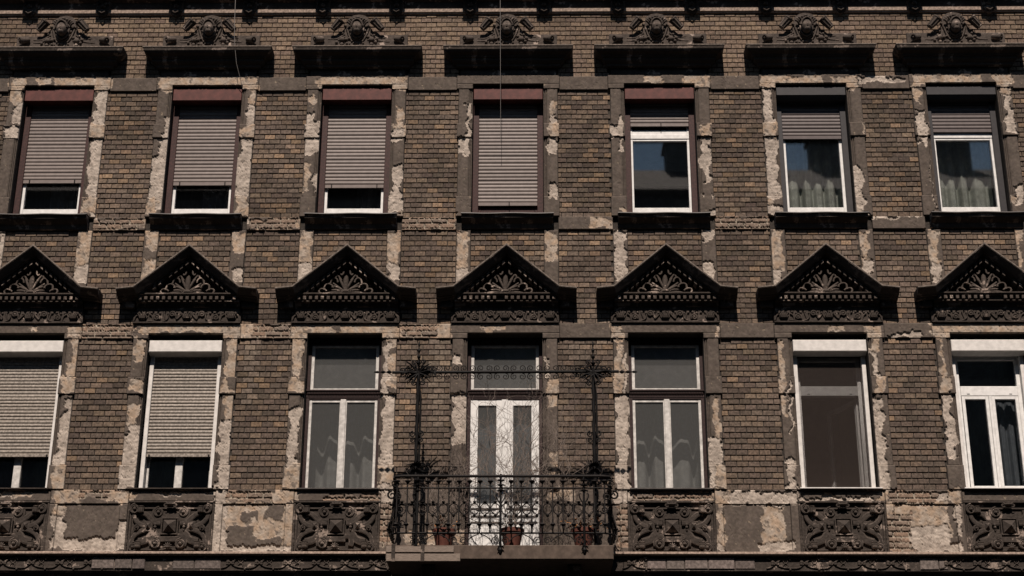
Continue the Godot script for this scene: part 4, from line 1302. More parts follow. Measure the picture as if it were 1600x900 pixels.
func cornices(house: Node) -> void:
	var m: Material = M.stone
	# eaves moulding and its brackets, at the top edge of the picture
	var t := node("eaves_cornice", house)
	var b := MB.new()
	b.mould(-9.5, 9.5, [Vector2(0.04, 14.085), Vector2(0.04, 14.035), Vector2(0.025, 14.025), Vector2(0.02, 14.01)])
	put(b, "lower_moulding", M.ledge, t)
	b = MB.new()
	b.mould(-9.5, 9.5, [Vector2(0.29, 14.6), Vector2(0.29, 14.5), Vector2(0.25, 14.45), Vector2(0.2, 14.42), Vector2(0.18, 14.36), Vector2(0.1, 14.34), Vector2(0.08, 14.25), Vector2(0.012, 14.22), Vector2(0.012, 14.16), Vector2(0.012, 14.086)])
	put(b, "upper_moulding", m, t)
	for k in 16:
		var br := MB.new()
		var x: float = -0.54 - 0.02 + (k - 7) * 1.0765
		br.slab(PackedVector2Array([Vector2(x - 0.1, 14.28), Vector2(x - 0.1, 14.08), Vector2(x - 0.075, 14.02), Vector2(x - 0.03, 13.985), Vector2(x, 13.975), Vector2(x + 0.03, 13.985), Vector2(x + 0.075, 14.02), Vector2(x + 0.1, 14.08), Vector2(x + 0.1, 14.28)]), 0.0, 0.06, Color.WHITE, 0.012)
		br.box(x - 0.115, x + 0.115, 14.22, 14.34, 0.0, 0.24, Color.WHITE, 0.01)
		br.ball(Vector3(x, 14.13, 0.07), Vector3(0.035, 0.04, 0.04), Color.WHITE, 8)
		br.ball(Vector3(x, 14.045, 0.065), Vector3(0.05, 0.04, 0.035), Color.WHITE, 8)
		for s in [-1.0, 1.0]:
			br.ball(Vector3(x + s * 0.075, 14.05, 0.06), Vector3(0.016, 0.016, 0.016), Color.WHITE, 6)
			br.ball(Vector3(x + s * 0.075, 14.17, 0.06), Vector3(0.016, 0.016, 0.016), Color.WHITE, 6)
		br.tube([Vector3(x - 0.045, 14.035, 0.09), Vector3(x, 14.0, 0.1), Vector3(x + 0.045, 14.035, 0.09)], 0.012, 0.012, 6)
		put(br, "bracket", m, t)
	# ledge below the relief panels, broken by the balcony
	var g := node("string_course", house)
	for s in [[-9.5, -1.46], [1.345, 9.5]]:
		b = MB.new()
		b.mould(s[0], s[1], [Vector2(0.0, 6.05), Vector2(0.215, 6.032), Vector2(0.222, 6.024), Vector2(0.225, 6.003), Vector2(0.19, 5.997), Vector2(0.16, 5.99), Vector2(0.15, 5.985)])
		put(b, "ledge", M.ledge, g)
		b = MB.new()
		b.box(s[0], s[1], 5.80, 5.984, -0.02, 0.16)
		put(b, "frieze_back", m, g)
		b = MB.new()
		b.box(s[0], s[1], 5.4, 5.799, -0.02, 0.02)
		put(b, "wall_below", m, g)
	var bare := []
	for s in [[146, 230], [272, 352], [1010, 1182], [1434, 1478]]:
		bare.append([un(s[0], 880, 0.07).x, un(s[1], 880, 0.07).x])
	for s in bare:                                           # where the frieze tiles have come away
		var x: float = s[0]
		while x < s[1] - 0.05:
			var e: float = minf(x + rng.randf_range(0.22, 0.34), s[1])
			b = MB.new()
			var z := rng.randf_range(0.165, 0.18)
			var c := Color(0.19, 0.155, 0.14) * rng.randf_range(0.6, 1.1)
			b.box(x + 0.004, e - 0.004, 5.815 + rng.randf_range(0, 0.008), 5.95 + rng.randf_range(0, 0.02), 0.15, z, c, 0.008)
			put(b, "bare_stone", M.bare_stone, g)
			x = e
	var x := -8.3
	while x < 8.3:
		var skip := x > -1.75 and x < 1.35
		for s in bare:
			if x > s[0] - 0.12 and x < s[1] - 0.12:
				skip = true
		if not skip:
			b = MB.new()
			var cy := 5.895
			for s in [-1.0, 1.0]:
				b.tube(curve([Vector2(x, cy + s * 0.065), Vector2(x + 0.06, cy + s * 0.05), Vector2(x + 0.12, cy), Vector2(x + 0.19, cy - s * 0.045), Vector2(x + 0.28, cy - s * 0.06), Vector2(x + 0.36, cy - s * 0.065)], 0.165, 4), 0.012, 0.012, 5)
				b.ball(Vector3(x + 0.08, cy + s * 0.012, 0.17), Vector3(0.022, 0.02, 0.018), Color.WHITE, 7)
				b.ball(Vector3(x + 0.15, cy + s * 0.012, 0.17), Vector3(0.018, 0.02, 0.018), Color.WHITE, 7)
				b.tube(spiral(Vector2(x + 0.25, cy + s * 0.03), 0.035, 1.1 * s, PI, 0.165, 10), 0.009, 0.006, 5)
			b.ball(Vector3(x + 0.3, 5.815, 0.17), Vector3(0.014, 0.018, 0.016), Color.WHITE, 6)
			b.slab(PackedVector2Array([Vector2(x + 0.30, 5.93), Vector2(x + 0.34, 5.978), Vector2(x + 0.26, 5.978)]), 0.15, 0.18, Color.WHITE, 0.002)
			put(b, "frieze_ornament", m, g)
		x += 0.362

# ------------------------------------------------------------------ windows
func ring(b: MB, x0: float, x1: float, y0: float, y1: float, z0: float, z1: float, w: float, wb := -1.0, wt := -1.0) -> void:
	if wb < 0:
		wb = w
	if wt < 0:
		wt = w
	b.box(x0, x0 + w, y0, y1, z0, z1, Color.WHITE, 0.003)
	b.box(x1 - w, x1, y0, y1, z0, z1, Color.WHITE, 0.003)
	b.box(x0 + w, x1 - w, y0, y0 + wb, z0, z1 - 0.002, Color.WHITE, 0.003)
	b.box(x0 + w, x1 - w, y1 - wt, y1, z0, z1 - 0.002, Color.WHITE, 0.003)

func pane(parent: Node, x0: float, x1: float, y0: float, y1: float, z: float, dusty := false, added_pane := false) -> void:
	var b := MB.new()
	b.box(x0, x1, y0, y1, z - 0.003, z + 0.003)
	put(b, "pane", M.dusty_glass if dusty else M.glass, parent)
	b = MB.new()
	b.box(x0, x1, y0, y1, z - 0.022, z - 0.016)
	put(b, "inner_pane", M.glass, parent)
	if added_pane:  # extra sheet, added to strengthen the mirrored sky
		b = MB.new()
		b.box(x0, x1, y0, y1, z - 0.041, z - 0.035)
		put(b, "inner_pane", M.glass, parent)

func slat_set(w: float, h: float, m: Material) -> Array:
	var out := []
	for t in [1.0, 0.93, 0.86, 0.97]:
		out.append(slat_mesh(w, h, m, Color(t, t, t * 0.99)))
	return out

func slat_mesh(w: float, h: float, m: Material, col: Color) -> ArrayMesh:
	var b := MB.new()
	var p := [Vector2(0.0, h), Vector2(0.006, h * 0.86), Vector2(0.009, h * 0.6), Vector2(0.008, h * 0.32), Vector2(0.002, h * 0.16), Vector2(0.0, 0.0)]
	for k in p.size() - 1:
		b.q(Vector3(-w, p[k + 1].y, p[k + 1].x), Vector3(w, p[k + 1].y, p[k + 1].x), Vector3(w, p[k].y, p[k].x), Vector3(-w, p[k].y, p[k].x), col)
	b.q(Vector3(w, 0, -0.002), Vector3(-w, 0, -0.002), Vector3(-w, h, -0.002), Vector3(w, h, -0.002))
	var am := b.mesh()
	am.surface_set_material(0, m)
	return am

func slats(parent: Node, am: Array, y_top: float, y_end: float, z: float, h: float) -> float:
	var y := y_end + 0.05
	while y < y_top:
		var o := MeshInstance3D.new()
		o.name = numbered(parent, "slat")
		o.mesh = am[rng.randi() % am.size()]
		o.position = Vector3(rng.randf_range(-0.002, 0.002), y + rng.randf_range(-0.0012, 0.0012), z + rng.randf_range(-0.002, 0.002))
		o.rotation = Vector3(rng.randf_range(-0.06, 0.06), 0.0, rng.randf_range(-0.0015, 0.0015))
		parent.add_child(o, true)
		y += h
	return y

func cloth(called: String, m: Material, x0: float, x1: float, y0: float, y1: float, z: float, amp: float, folds: float, seed_: float) -> MeshInstance3D:
	var b := MB.new()
	var nx := 90
	var f := func(u: float, w: float) -> Vector3:
		var ph := u * folds * TAU + 0.9 * sin(u * 7.0 + seed_) + seed_
		var a := amp * (0.75 + 0.35 * sin(u * 11.0 + seed_ * 2.0))
		return Vector3(lerpf(x0, x1, u), lerpf(y0, y1, w), z + a * sin(ph) * (1.0 - 0.35 * w) + 0.3 * a * sin(2.0 * ph + 1.0))
	for i in nx:
		for j in 8:
			var u0 := float(i) / nx
			var u1 := float(i + 1) / nx
			var w0 := j / 8.0
			var w1 := (j + 1) / 8.0
			var n0: Vector3 = (f.call(u0 + 0.004, w0) - f.call(u0 - 0.004, w0)).cross(Vector3.UP).normalized()
			var n1: Vector3 = (f.call(u1 + 0.004, w0) - f.call(u1 - 0.004, w0)).cross(Vector3.UP).normalized()
			b.sq(f.call(u0, w0), f.call(u1, w0), f.call(u1, w1), f.call(u0, w1), n0, n1, n1, n0)
	return put(b, called, m, self)

func upper_windows(house: Node) -> void:
	var ends := [284.0, 288.0, 292.5, 321.0, 197.5, 218.0, 208.0]
	var sm := slat_set(0.415, 0.0555, M.slat_brown)
	var sd := slat_set(0.415, 0.0555, M.slat_dark)
	var said := ["with red-brown box, shutter lowered over three quarters", "with red-brown box, shutter lowered, glazing strip showing", "with red-brown box, shutter lowered, pale slats", "with faded red box, shutter closed almost to the sill", "with red box, shutter raised high", "with grey box, shutter raised high", "with grey box and dark slats, shutter raised high"]
	for k in 7:
		var x: float = BAY[k]
		var red := k < 5
		var t := node("roller_shutter", house, Vector3(x, 0, 0))
		tag(t, "roller shutter " + said[k])
		var b := MB.new()
		if red:
			b.box(-0.492, 0.492, 12.612, 12.80, -0.2, -0.008, Color.WHITE, 0.004)
		else:
			b.box(-0.492, 0.492, 12.665, 12.80, -0.2, -0.008, Color.WHITE, 0.004)
			b.q(Vector3(-0.492, 12.612, -0.05), Vector3(0.492, 12.612, -0.05), Vector3(0.492, 12.664, -0.01), Vector3(-0.492, 12.664, -0.01))
			b.q(Vector3(-0.492, 12.612, -0.2), Vector3(0.492, 12.612, -0.2), Vector3(0.492, 12.612, -0.05), Vector3(-0.492, 12.612, -0.05))
		put(b, "shutter_box", M.red_box if red else M.grey_box, t)
		var ye := un(1030.0, ends[k], -0.16).y
		for s in [-1.0, 1.0]:
			b = MB.new()
			b.box(minf(s * 0.415, s * 0.497), maxf(s * 0.415, s * 0.497), UP0 + 0.02, 12.611, -0.26, -0.145, Color.WHITE, 0.004)
			put(b, "guide_rail", M.red_wood if red else M.grey_box, t)
		slats(t, sd if not red else sm, 12.6, ye, -0.172, 0.0555)
		b = MB.new()
		b.box(-0.414, 0.414, ye, ye + 0.05, -0.177, -0.159, Color.WHITE, 0.003)
		put(b, "bottom_bar", M.slat_dark if not red else M.slat_brown, t)
		for s in ([-0.32, 0.32] if k < 3 else [0.02] if k < 5 else []):
			b = MB.new()
			b.box(s - 0.006, s + 0.006, ye - 0.004, ye + 0.055, -0.159, -0.142)
			put(b, "stop", M.iron, t)
		# the window behind it
		var w := node("window", house, Vector3(x, 0, 0))
		tag(w, "white-framed upper window " + ["with dark panes below the shutter", "with dark panes and a curtain edge below the shutter", "with dark panes under a lowered shutter", "hidden behind its closed shutter, this frame coloured dark for the shaded gap", "mirroring sky and a roof slope", "mirroring blue sky over pleated curtains", "mirroring a chimney over pleated curtains"][k])
		var top := 12.6
		var z := -0.197
		b = MB.new()
		if k == 4 or k == 6:
			var yb := un(1030.0, 217.5, z).y
			var yt := un(1030.0, 209.0 if k == 6 else 212.5, z).y
			ring(b, -0.44, 0.44, UP0 + 0.02, yb, z - 0.05, z, 0.055, 0.21, 0.03)
			b.box(-0.44, 0.44, yb + 0.001, yt + 0.02, z - 0.05, z + 0.008, Color.WHITE, 0.004)
			ring(b, -0.44, 0.44, yt + 0.021, top, z - 0.05, z - 0.004, 0.05)
			put(b, "frame", M.white_paint, w)
			pane(w, -0.385, 0.385, UP0 + 0.23, yb - 0.03, z - 0.025, false, true)
			pane(w, -0.39, 0.39, yt + 0.071, top - 0.05, z - 0.03, false, true)
		else:
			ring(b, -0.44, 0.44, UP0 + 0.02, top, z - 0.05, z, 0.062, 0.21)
			put(b, "frame", M.white_paint if k != 3 else M.red_wood, w)  # fourth frame takes a dark colour to stand for the shaded gap
			pane(w, -0.378, 0.378, UP0 + 0.23, top - 0.062, z - 0.025, false, k > 4)

func shutter_low(house: Node, k: int, closed: bool) -> void:
	var t := node("roller_shutter", house, Vector3(LOW[k], 0, 0))
	tag(t, "roller shutter with white box above a lower window" + (", pale slats mostly lowered" if closed else ", fully rolled up"))
	var b := MB.new()
	b.box(-0.49, 0.49, 8.792, 8.955, -0.2, -0.008, Color.WHITE, 0.008)
	b.q(Vector3(-0.49, 8.76, -0.14), Vector3(0.49, 8.76, -0.14), Vector3(0.49, 8.791, -0.012), Vector3(-0.49, 8.791, -0.012))
	put(b, "shutter_box", M.white_metal, t)
	for s in [-1.0, 1.0]:
		b = MB.new()
		b.box(minf(s * 0.43, s * 0.485), maxf(s * 0.43, s * 0.485), LO0 + 0.005, 8.759, -0.22, -0.12, Color.WHITE, 0.005)
		put(b, "guide_rail", M.white_metal, t)
	if closed:
		var ye := un(540.0, 714.0, -0.15).y
		slats(t, slat_set(0.43, 0.0455, M.slat_light), 8.755, ye, -0.16, 0.0455)
		b = MB.new()
		b.box(-0.429, 0.429, ye, ye + 0.045, -0.165, -0.145, Color.WHITE, 0.003)
		put(b, "bottom_bar", M.slat_light, t)
		for s in [-0.39, 0.40]:
			b = MB.new()
			b.box(s - 0.01, s + 0.01, ye - 0.008, ye + 0.03, -0.146, -0.13)
			put(b, "stop", M.iron, t)

func casement(w: Node, y0: float, y1: float, z: float, half: float, m: Material, mw: float) -> void:
	var b := MB.new()
	ring(b, -half, -0.012, y0, y1, z - 0.04, z, 0.036, 0.05, 0.04)
	put(b, "sash", m, w)
	b = MB.new()
	ring(b, 0.012, half, y0, y1, z - 0.04, z, 0.036, 0.05, 0.04)
	put(b, "sash", m, w)
	b = MB.new()
	b.box(-mw, mw, y0 + 0.002, y1 - 0.002, z + 0.001, z + 0.022, Color.WHITE, 0.006)
	put(b, "meeting_rail", m, w)
	pane(w, -half + 0.036, -0.048, y0 + 0.05, y1 - 0.04, z - 0.018, mw < 0.05)
	pane(w, 0.048, half - 0.036, y0 + 0.05, y1 - 0.04, z - 0.018, mw < 0.05)

func lower_windows(house: Node) -> void:
	var b: MB
	for k in [0, 1]:
		shutter_low(house, k, true)
		var w := node("window", house, Vector3(LOW[k], 0, 0))
		tag(w, "peeling white casement window below a lowered pale shutter")
		casement(w, LO0 + 0.005, 8.75, -0.24, 0.435, M.old_white, 0.05)
	for k in [2, 3, 4]:
		var w := node("balcony_door" if k == 3 else "window", house, Vector3(LOW[k], 0, 0))
		tag(w, "white panelled double door with transom light opening on the balcony" if k == 3 else "old white casement window with transom light, curtain with wavy sun edge" if k == 4 else "old white casement window with transom light, plain grey curtain")
		var z := -0.165
		var yb := LO0 + 0.002 if k != 3 else FLOOR + 0.01
		b = MB.new()                                         # dark outer frame and transom bar
		ring(b, -0.5, 0.5, yb, LO1 - 0.004, z - 0.1, z + 0.012, 0.045, 0.001, 0.1)
		b.mould(-0.5, 0.5, [Vector2(z + 0.05, 8.292), Vector2(z + 0.05, 8.275), Vector2(z + 0.035, 8.262), Vector2(z + 0.025, 8.235), Vector2(z + 0.018, 8.225), Vector2(z + 0.018, 8.19), Vector2(z + 0.01, 8.182), Vector2(z + 0.01, 8.168)], Color.WHITE, z - 0.05)
		for s in 46:
			var x := -0.475 + 0.95 * s / 45.0
			b.box(x - 0.006, x + 0.006, 8.237, 8.258, z + 0.02, z + 0.042)
		put(b, "outer_frame", M.dark_red, w)
		b = MB.new()
		ring(b, -0.455, 0.455, 8.294, 8.935, z - 0.045, z, 0.04, 0.03, 0.03)
		put(b, "transom_sash", M.old_white, w)
		pane(w, -0.415, 0.415, 8.324, 8.905, z - 0.02, true)
		if k != 3:
			casement(w, yb, 8.167, z, 0.455, M.old_white, 0.036)
		else:
			for s in [-1.0, 1.0]:
				b = MB.new()
				var x0 := minf(s * 0.012, s * 0.455)
				var x1 := maxf(s * 0.012, s * 0.455)
				ring(b, x0, x1, yb, 8.167, z - 0.045, z, 0.1, 0.001, 0.085)
				b.box(x0 + 0.1, x1 - 0.1, yb + 0.001, 6.75, z - 0.04, z - 0.006)
				for y in [6.7, 6.6, 6.52]:
					b.box(x0 + 0.02, x1 - 0.02, y - 0.02, y, z, z + 0.018, Color.WHITE, 0.004)
				b.box(x0 + 0.08, x1 - 0.08, 6.08, 6.44, z - 0.006, z + 0.012, Color.WHITE, 0.01)
				put(b, "door_leaf", M.white_paint, w)
				pane(w, x0 + 0.1, x1 - 0.1, 6.751, 8.082, z - 0.02, true)
			b = MB.new()
			b.box(-0.04, 0.04, yb + 0.01, 8.16, z + 0.001, z + 0.024, Color.WHITE, 0.006)
			put(b, "meeting_rail", M.white_paint, w)
	# the two modern windows on the right
	for k in [5, 6]:
		shutter_low(house, k, false)
		var w := node("window", house, Vector3(LOW[k], 0, 0))
		var z := -0.26 if k == 5 else -0.2
		tag(w, "modern white window with insect screen and a sash standing open inside" if k == 5 else "modern white two-sash window with transom light and bright sill")
		var yt0 := un(1290.0, 619.0, z).y
		var yt1 := un(1290.0, 604.0, z).y
		b = MB.new()
		ring(b, -0.43, 0.43, LO0 + 0.005, 8.78, z - 0.06, z, 0.05, 0.04)
		b.box(-0.38, 0.38, yt0, yt1, z - 0.06, z + 0.01, Color.WHITE, 0.006)
		for s in [-0.28, 0.28]:
			b.box(s - 0.018, s + 0.018, yt0 + 0.02, yt0 + 0.03, z + 0.0105, z + 0.012, Color(0.05, 0.05, 0.05))
		put(b, "frame", M.white_paint, w)
		pane(w, -0.38, 0.38, yt1 + 0.002, 8.729, z - 0.03)
		if k == 6:
			var o := node("sash", w)
			for s in [-1.0, 1.0]:
				b = MB.new()
				ring(b, minf(s * 0.02, s * 0.375), maxf(s * 0.02, s * 0.375), LO0 + 0.05, yt0 - 0.006, z - 0.04, z + 0.012, 0.042)
				put(b, "sash_frame", M.white_paint, o)
				pane(o, minf(s * 0.062, s * 0.333), maxf(s * 0.062, s * 0.333), LO0 + 0.092, yt0 - 0.048, z - 0.015)
			b = MB.new()
			b.box(-0.018, 0.018, LO0 + 0.05, yt0 - 0.006, z - 0.02, z + 0.02, Color.WHITE, 0.004)
			put(b, "meeting_rail", M.white_paint, w)
		else:
			var o := node("open_sash", w, Vector3(0.375, 0, z - 0.07))
			b = MB.new()
			ring(b, -0.74, 0.0, LO0 + 0.05, yt0 - 0.01, -0.02, 0.02, 0.06)
			put(b, "sash_frame", M.white_paint, o)
			pane(o, -0.68, -0.06, LO0 + 0.11, yt0 - 0.07, 0.01)
			o.rotation.y = deg_to_rad(-68.0)
			b = MB.new()
			for n in 71:                                     # woven wires
				var x := -0.426 + 0.852 * n / 70.0
				b.box(x - 0.0013, x + 0.0013, LO0 + 0.041, 8.78, -0.150, -0.148)
			for n in 150:
				var y := LO0 + 0.045 + 1.83 * n / 149.0
				b.box(-0.43, 0.43, y - 0.0013, y + 0.0013, -0.1475, -0.1455)
			tag(put(b, "insect_screen", M.screen_wire, w), "", "", "", "stuff")
			b = MB.new()
			b.box(-0.43, 0.43, LO0 + 0.006, LO0 + 0.04, -0.16, -0.125, Color.WHITE, 0.004)
			put(b, "screen_rail", M.white_metal, w)
		b = MB.new()
		b.box(-0.53, 0.53, LO0 - 0.012, LO0 + 0.004, -0.12, 0.075, Color.WHITE, 0.003)
		put(b, "window_board", M.white_metal, w)

# ------------------------------------------------------------------ the balcony
func balcony(house: Node) -> void:
	var b := MB.new()
	var x0 := -1.448
	var x1 := 1.332
	var zf := 0.9
	var t := node("balcony_slab", house)
	b.box(x0, x1, 5.787, FLOOR, -0.01, zf, Color.WHITE, 0.008)
	put(b, "slab", M.concrete, t)
	for x in [-0.95, 0.86]:
		b = MB.new()
		b.box(x - 0.1, x + 0.1, 5.3, 5.786, -0.01, 0.25, Color.WHITE, 0.02)
		b.box(x - 0.085, x + 0.085, 5.5, 5.786, 0.25, 0.62, Color.WHITE, 0.02)
		put(b, "console", M.stone, t)
	var r := node("balcony_railing", house)
	var iron: Material = M.iron
	var bar: Material = M.rail_iron
	var z := 0.87
	var path := []
	var edge := func(y: float, belly: float) -> Array:
		var q := []
		q.append(Vector3(-1.385 - belly, y, 0.02))
		q.append(Vector3(-1.385 - belly, y, z - 0.12))
		q.append(Vector3(-1.36 - belly, y, z - 0.03))
		q.append(Vector3(-1.28 - belly * 0.3, y, z + belly))
		q.append(Vector3(1.21 + belly * 0.3, y, z + belly))
		q.append(Vector3(1.295 + belly, y, z - 0.03))
		q.append(Vector3(1.32 + belly, y, z - 0.12))
		q.append(Vector3(1.32 + belly, y, 0.02))
		return q
	b = MB.new()
	b.tube(edge.call(6.835, 0.0), 0.019, 0.019, 8)
	put(b, "top_rail", bar, r)
	b = MB.new()
	b.tube(edge.call(6.683, 0.0), 0.011, 0.011, 6)
	put(b, "upper_rail", iron, r)
	b = MB.new()
	b.tube(edge.call(6.112, 0.02), 0.012, 0.012, 6)
	put(b, "lower_rail", iron, r)
	# balusters along the front and the sides
	var spots := []
	for k in range(-10, 11):
		if k % 8 != 0 or k == 0 and false:
			spots.append([Vector3(-0.049 + 0.1285 * k, 0, z), Vector3(0, 0, 1), k])
	for s in 5:
		spots.append([Vector3(-1.385, 0, z - 0.2 - 0.135 * s), Vector3(-1, 0, 0), 99])
		spots.append([Vector3(1.32, 0, z - 0.2 - 0.135 * s), Vector3(1, 0, 0), 99])
	for s in spots:
		var p: Vector3 = s[0]
		var o: Vector3 = s[1]
		b = MB.new()
		var bl := 0.055
		var pts := []
		for q in [[6.112, 0.02], [6.2, bl], [6.3, bl * 0.8], [6.42, bl * 0.3], [6.55, 0.005], [6.683, 0.0], [6.75, 0.0]]:
			pts.append(p + o * q[1] + Vector3(0, q[0], 0))
		b.tube(pts, 0.0085, 0.0085, 6)
		var cone := [Vector2(0.0, 0.0), Vector2(0.01, 0.0), Vector2(0.014, 0.01), Vector2(0.036, 0.032), Vector2(0.036, 0.04), Vector2(0.02, 0.05), Vector2(0, 0.052)]
		b.lathe(p + Vector3(0, 6.735, 0), cone, 9)
		b.lathe(p + o * bl + Vector3(0, 6.15, 0), [Vector2(0, 0), Vector2(0.013, 0.01), Vector2(0.016, 0.04), Vector2(0.034, 0.062), Vector2(0.03, 0.07), Vector2(0.012, 0.085), Vector2(0.01, 0.13), Vector2(0, 0.14)], 8)
		put(b, "baluster", bar, r)
	for k in range(-10, 10):
		b = MB.new()
		var c := Vector3(-0.049 + 0.1285 * (k + 0.5), 6.415, z + 0.018)
		var pts := []
		for s in 17:
			var a := TAU * s / 16.0
			pts.append(c + Vector3(cos(a) * 0.055, sin(a) * 0.068, 0))
		b.tube(pts, 0.007, 0.007, 5)
		b.lathe(c + Vector3(0, 0.062, 0), [Vector2(0, 0), Vector2(0.008, 0), Vector2(0.024, 0.026), Vector2(0.016, 0.034), Vector2(0, 0.036)], 7)
		b.lathe(c + Vector3(0, -0.108, 0), [Vector2(0, 0), Vector2(0.016, 0.012), Vector2(0.022, 0.026), Vector2(0.008, 0.042), Vector2(0, 0.042)], 7)
		put(b, "ring", iron, r)
	for k in range(-4, 4):
		b = MB.new()
		var c := -0.049 + 0.257 * (k + 0.5)
		if k % 2 == 0:
			b.tube(spiral(Vector2(c - 0.07, 6.02), 0.05, 1.5, -0.4, z + 0.02, 16), 0.007, 0.005, 5)
			b.tube(curve([Vector2(c - 0.024, 6.0), Vector2(c + 0.03, 6.06), Vector2(c + 0.12, 6.1)], z + 0.02), 0.007, 0.007, 5)
		else:
			b.tube(spiral(Vector2(c + 0.07, 6.02), 0.05, -1.5, PI + 0.4, z + 0.02, 16), 0.007, 0.005, 5)
			b.tube(curve([Vector2(c + 0.024, 6.0), Vector2(c - 0.03, 6.06), Vector2(c - 0.12, 6.1)], z + 0.02), 0.007, 0.007, 5)
		put(b, "scroll", bar, r)
	for x in [-1.077, -0.049, 0.979]:
		b = MB.new()
		b.tube([Vector3(x, 5.93, z + 0.03), Vector3(x, 6.1, z + 0.03), Vector3(x, 6.2, z + 0.06), Vector3(x, 6.42, z + 0.03), Vector3(x, 6.68, z + 0.01), Vector3(x, 6.86, z)], 0.017, 0.014, 8)
		for y in [5.88, 5.93, 6.2, 6.63, 6.7, 6.76]:
			for s in 7:
				var a: float = TAU * s / 7.0 + y
				var o := Vector3(x, y, z + (0.05 if y > 6.1 and y < 6.3 else 0.02))
				b.tube([o, o + Vector3(cos(a) * 0.03, 0.02, sin(a) * 0.03), o + Vector3(cos(a) * 0.055, 0.012, sin(a) * 0.05)], 0.011, 0.004, 5)
		b.lathe(Vector3(x, 5.86, z + 0.03), [Vector2(0, -0.02), Vector2(0.02, 0.0), Vector2(0.034, 0.04), Vector2(0.02, 0.07), Vector2(0, 0.08)], 8)
		for s in [-1.0, 1.0]:
			b.tube(spiral(Vector2(x + s * 0.06, 6.06), 0.03, 1.2 * s, PI * 0.5, z + 0.03, 10), 0.006, 0.005, 5)
			b.tube(spiral(Vector2(x + s * 0.06, 5.995), 0.03, -1.2 * s, -PI * 0.5, z + 0.03, 10), 0.006, 0.005, 5)
			b.tube(curve([Vector2(x + s * 0.01, 6.48), Vector2(x + s * 0.05, 6.55), Vector2(x + s * 0.055, 6.6), Vector2(x + s * 0.03, 6.6)], z + 0.03), 0.01, 0.006, 5)
		put(b, "ornate_post", iron, r)
	# scrolled ironwork closing the two ends
	for s in [-1.0, 1.0]:
		var ex := -1.385 if s < 0 else 1.32
		b = MB.new()
		for q in [[0.55, 6.3, 0.12], [0.3, 6.3, 0.12], [0.42, 6.52, 0.09], [0.18, 6.52, 0.08], [0.68, 6.52, 0.09], [0.7, 6.22, 0.08]]:
			var pts := []
			for p in spiral(Vector2(q[0], q[1]), q[2], 1.7, q[0] * 9.0, 0.0, 20):
				var bl: float = 0.055 * clampf(1.0 - absf(p.y - 6.22) / 0.35, 0.0, 1.0)
				pts.append(Vector3(ex + s * bl, p.y, p.x))
			b.tube(pts, 0.008, 0.006, 5)
		for k in 4:
			var c := Vector2(ex - s * 0.02 - s * 0.035 * k, 6.75 - 0.17 * k)
			b.tube(spiral(c, 0.05, 1.5 * s, k * 1.7, z - 0.02, 14), 0.01, 0.007, 5)
		b.tube(spiral(Vector2(ex + s * 0.05, 6.70), 0.06, -1.3 * s, PI * 0.5, 0.45, 14), 0.014, 0.01, 6)
		put(b, "end_scrollwork", iron, r)
	# standards that carry the crossbar
	var y := 8.22
	var tr := node("iron_trellis", house)
	for x in [-1.115, 1.122]:
		b = MB.new()
		var pts := []
		for k in 41:
			pts.append(Vector3(x + 0.004 * cos(k * 1.3), 5.97 + (8.24 - 5.97) * k / 40.0, 0.8 + 0.004 * sin(k * 1.3)))
		b.tube(pts, 0.023, 0.022, 6)
		b.tube([Vector3(x + 0.01, 8.1, 0.8), Vector3(x + 0.036, 7.9, 0.78), Vector3(x + 0.034, 7.0, 0.78), Vector3(x + 0.0, 6.86, 0.79)], 0.014, 0.014, 6)
		for k in 4:
			b.lathe(Vector3(x, 8.3 + 0.085 * k, 0.8), [Vector2(0, 0), Vector2(0.008, 0.004), Vector2(0.034 - 0.006 * k, 0.045), Vector2(0.006, 0.085), Vector2(0, 0.09)], 5)
		b.tube([Vector3(x, 8.22, 0.8), Vector3(x, 8.66, 0.8)], 0.009, 0.004, 6)
		put(b, "standard", iron, tr)
		for c in [[0.06, 0.05, 0.05], [0.055, 0.14, 0.034], [0.13, 0.045, 0.045], [0.06, -0.06, 0.05], [0.05, -0.14, 0.04], [0.13, -0.045, 0.04], [0.2, 0.04, 0.034], [0.2, -0.035, 0.03], [0.05, -0.82, 0.04], [0.045, -0.9, 0.035]]:
			for s in [-1.0, 1.0]:
				b = MB.new()
				b.tube(spiral(Vector2(x + s * c[0], y + c[1]), c[2], 1.4 * s * signf(c[1]), -PI * 0.5 * signf(c[1]), 0.8 + 0.01 * s, 14), 0.010, 0.007, 5)
				put(b, "scroll", iron, tr)
		b = MB.new()                                         # leaf cluster at the crossing and at the foot
		for o in [Vector3(x, y - 0.01, 0.8), Vector3(x, 6.98, 0.8), Vector3(x, 6.9, 0.8)]:
			var big: bool = o.y > 8.0
			for k in (34 if big else 14):
				var a := TAU * k / (17.0 if big else 14.0)
				var l := rng.randf_range(0.12, 0.24) if big else rng.randf_range(0.07, 0.13)
				var d := Vector3(cos(a) * 1.1, sin(a) * 0.75, rng.randf_range(-0.5, 0.5)) if big else Vector3(cos(a), sin(a) * 0.35 + 0.1, sin(a) * 0.8)
				b.tube([o, o + d * l * 0.6 + Vector3(0, 0.02, 0), o + d * l], 0.014, 0.004, 5)
		put(b, "leaf_cluster", iron, tr)
	b = MB.new()
	b.tube([Vector3(-1.45, y, 0.8), Vector3(1.45, y + 0.01, 0.8)], 0.02, 0.02, 8)
	put(b, "crossbar", iron, tr)
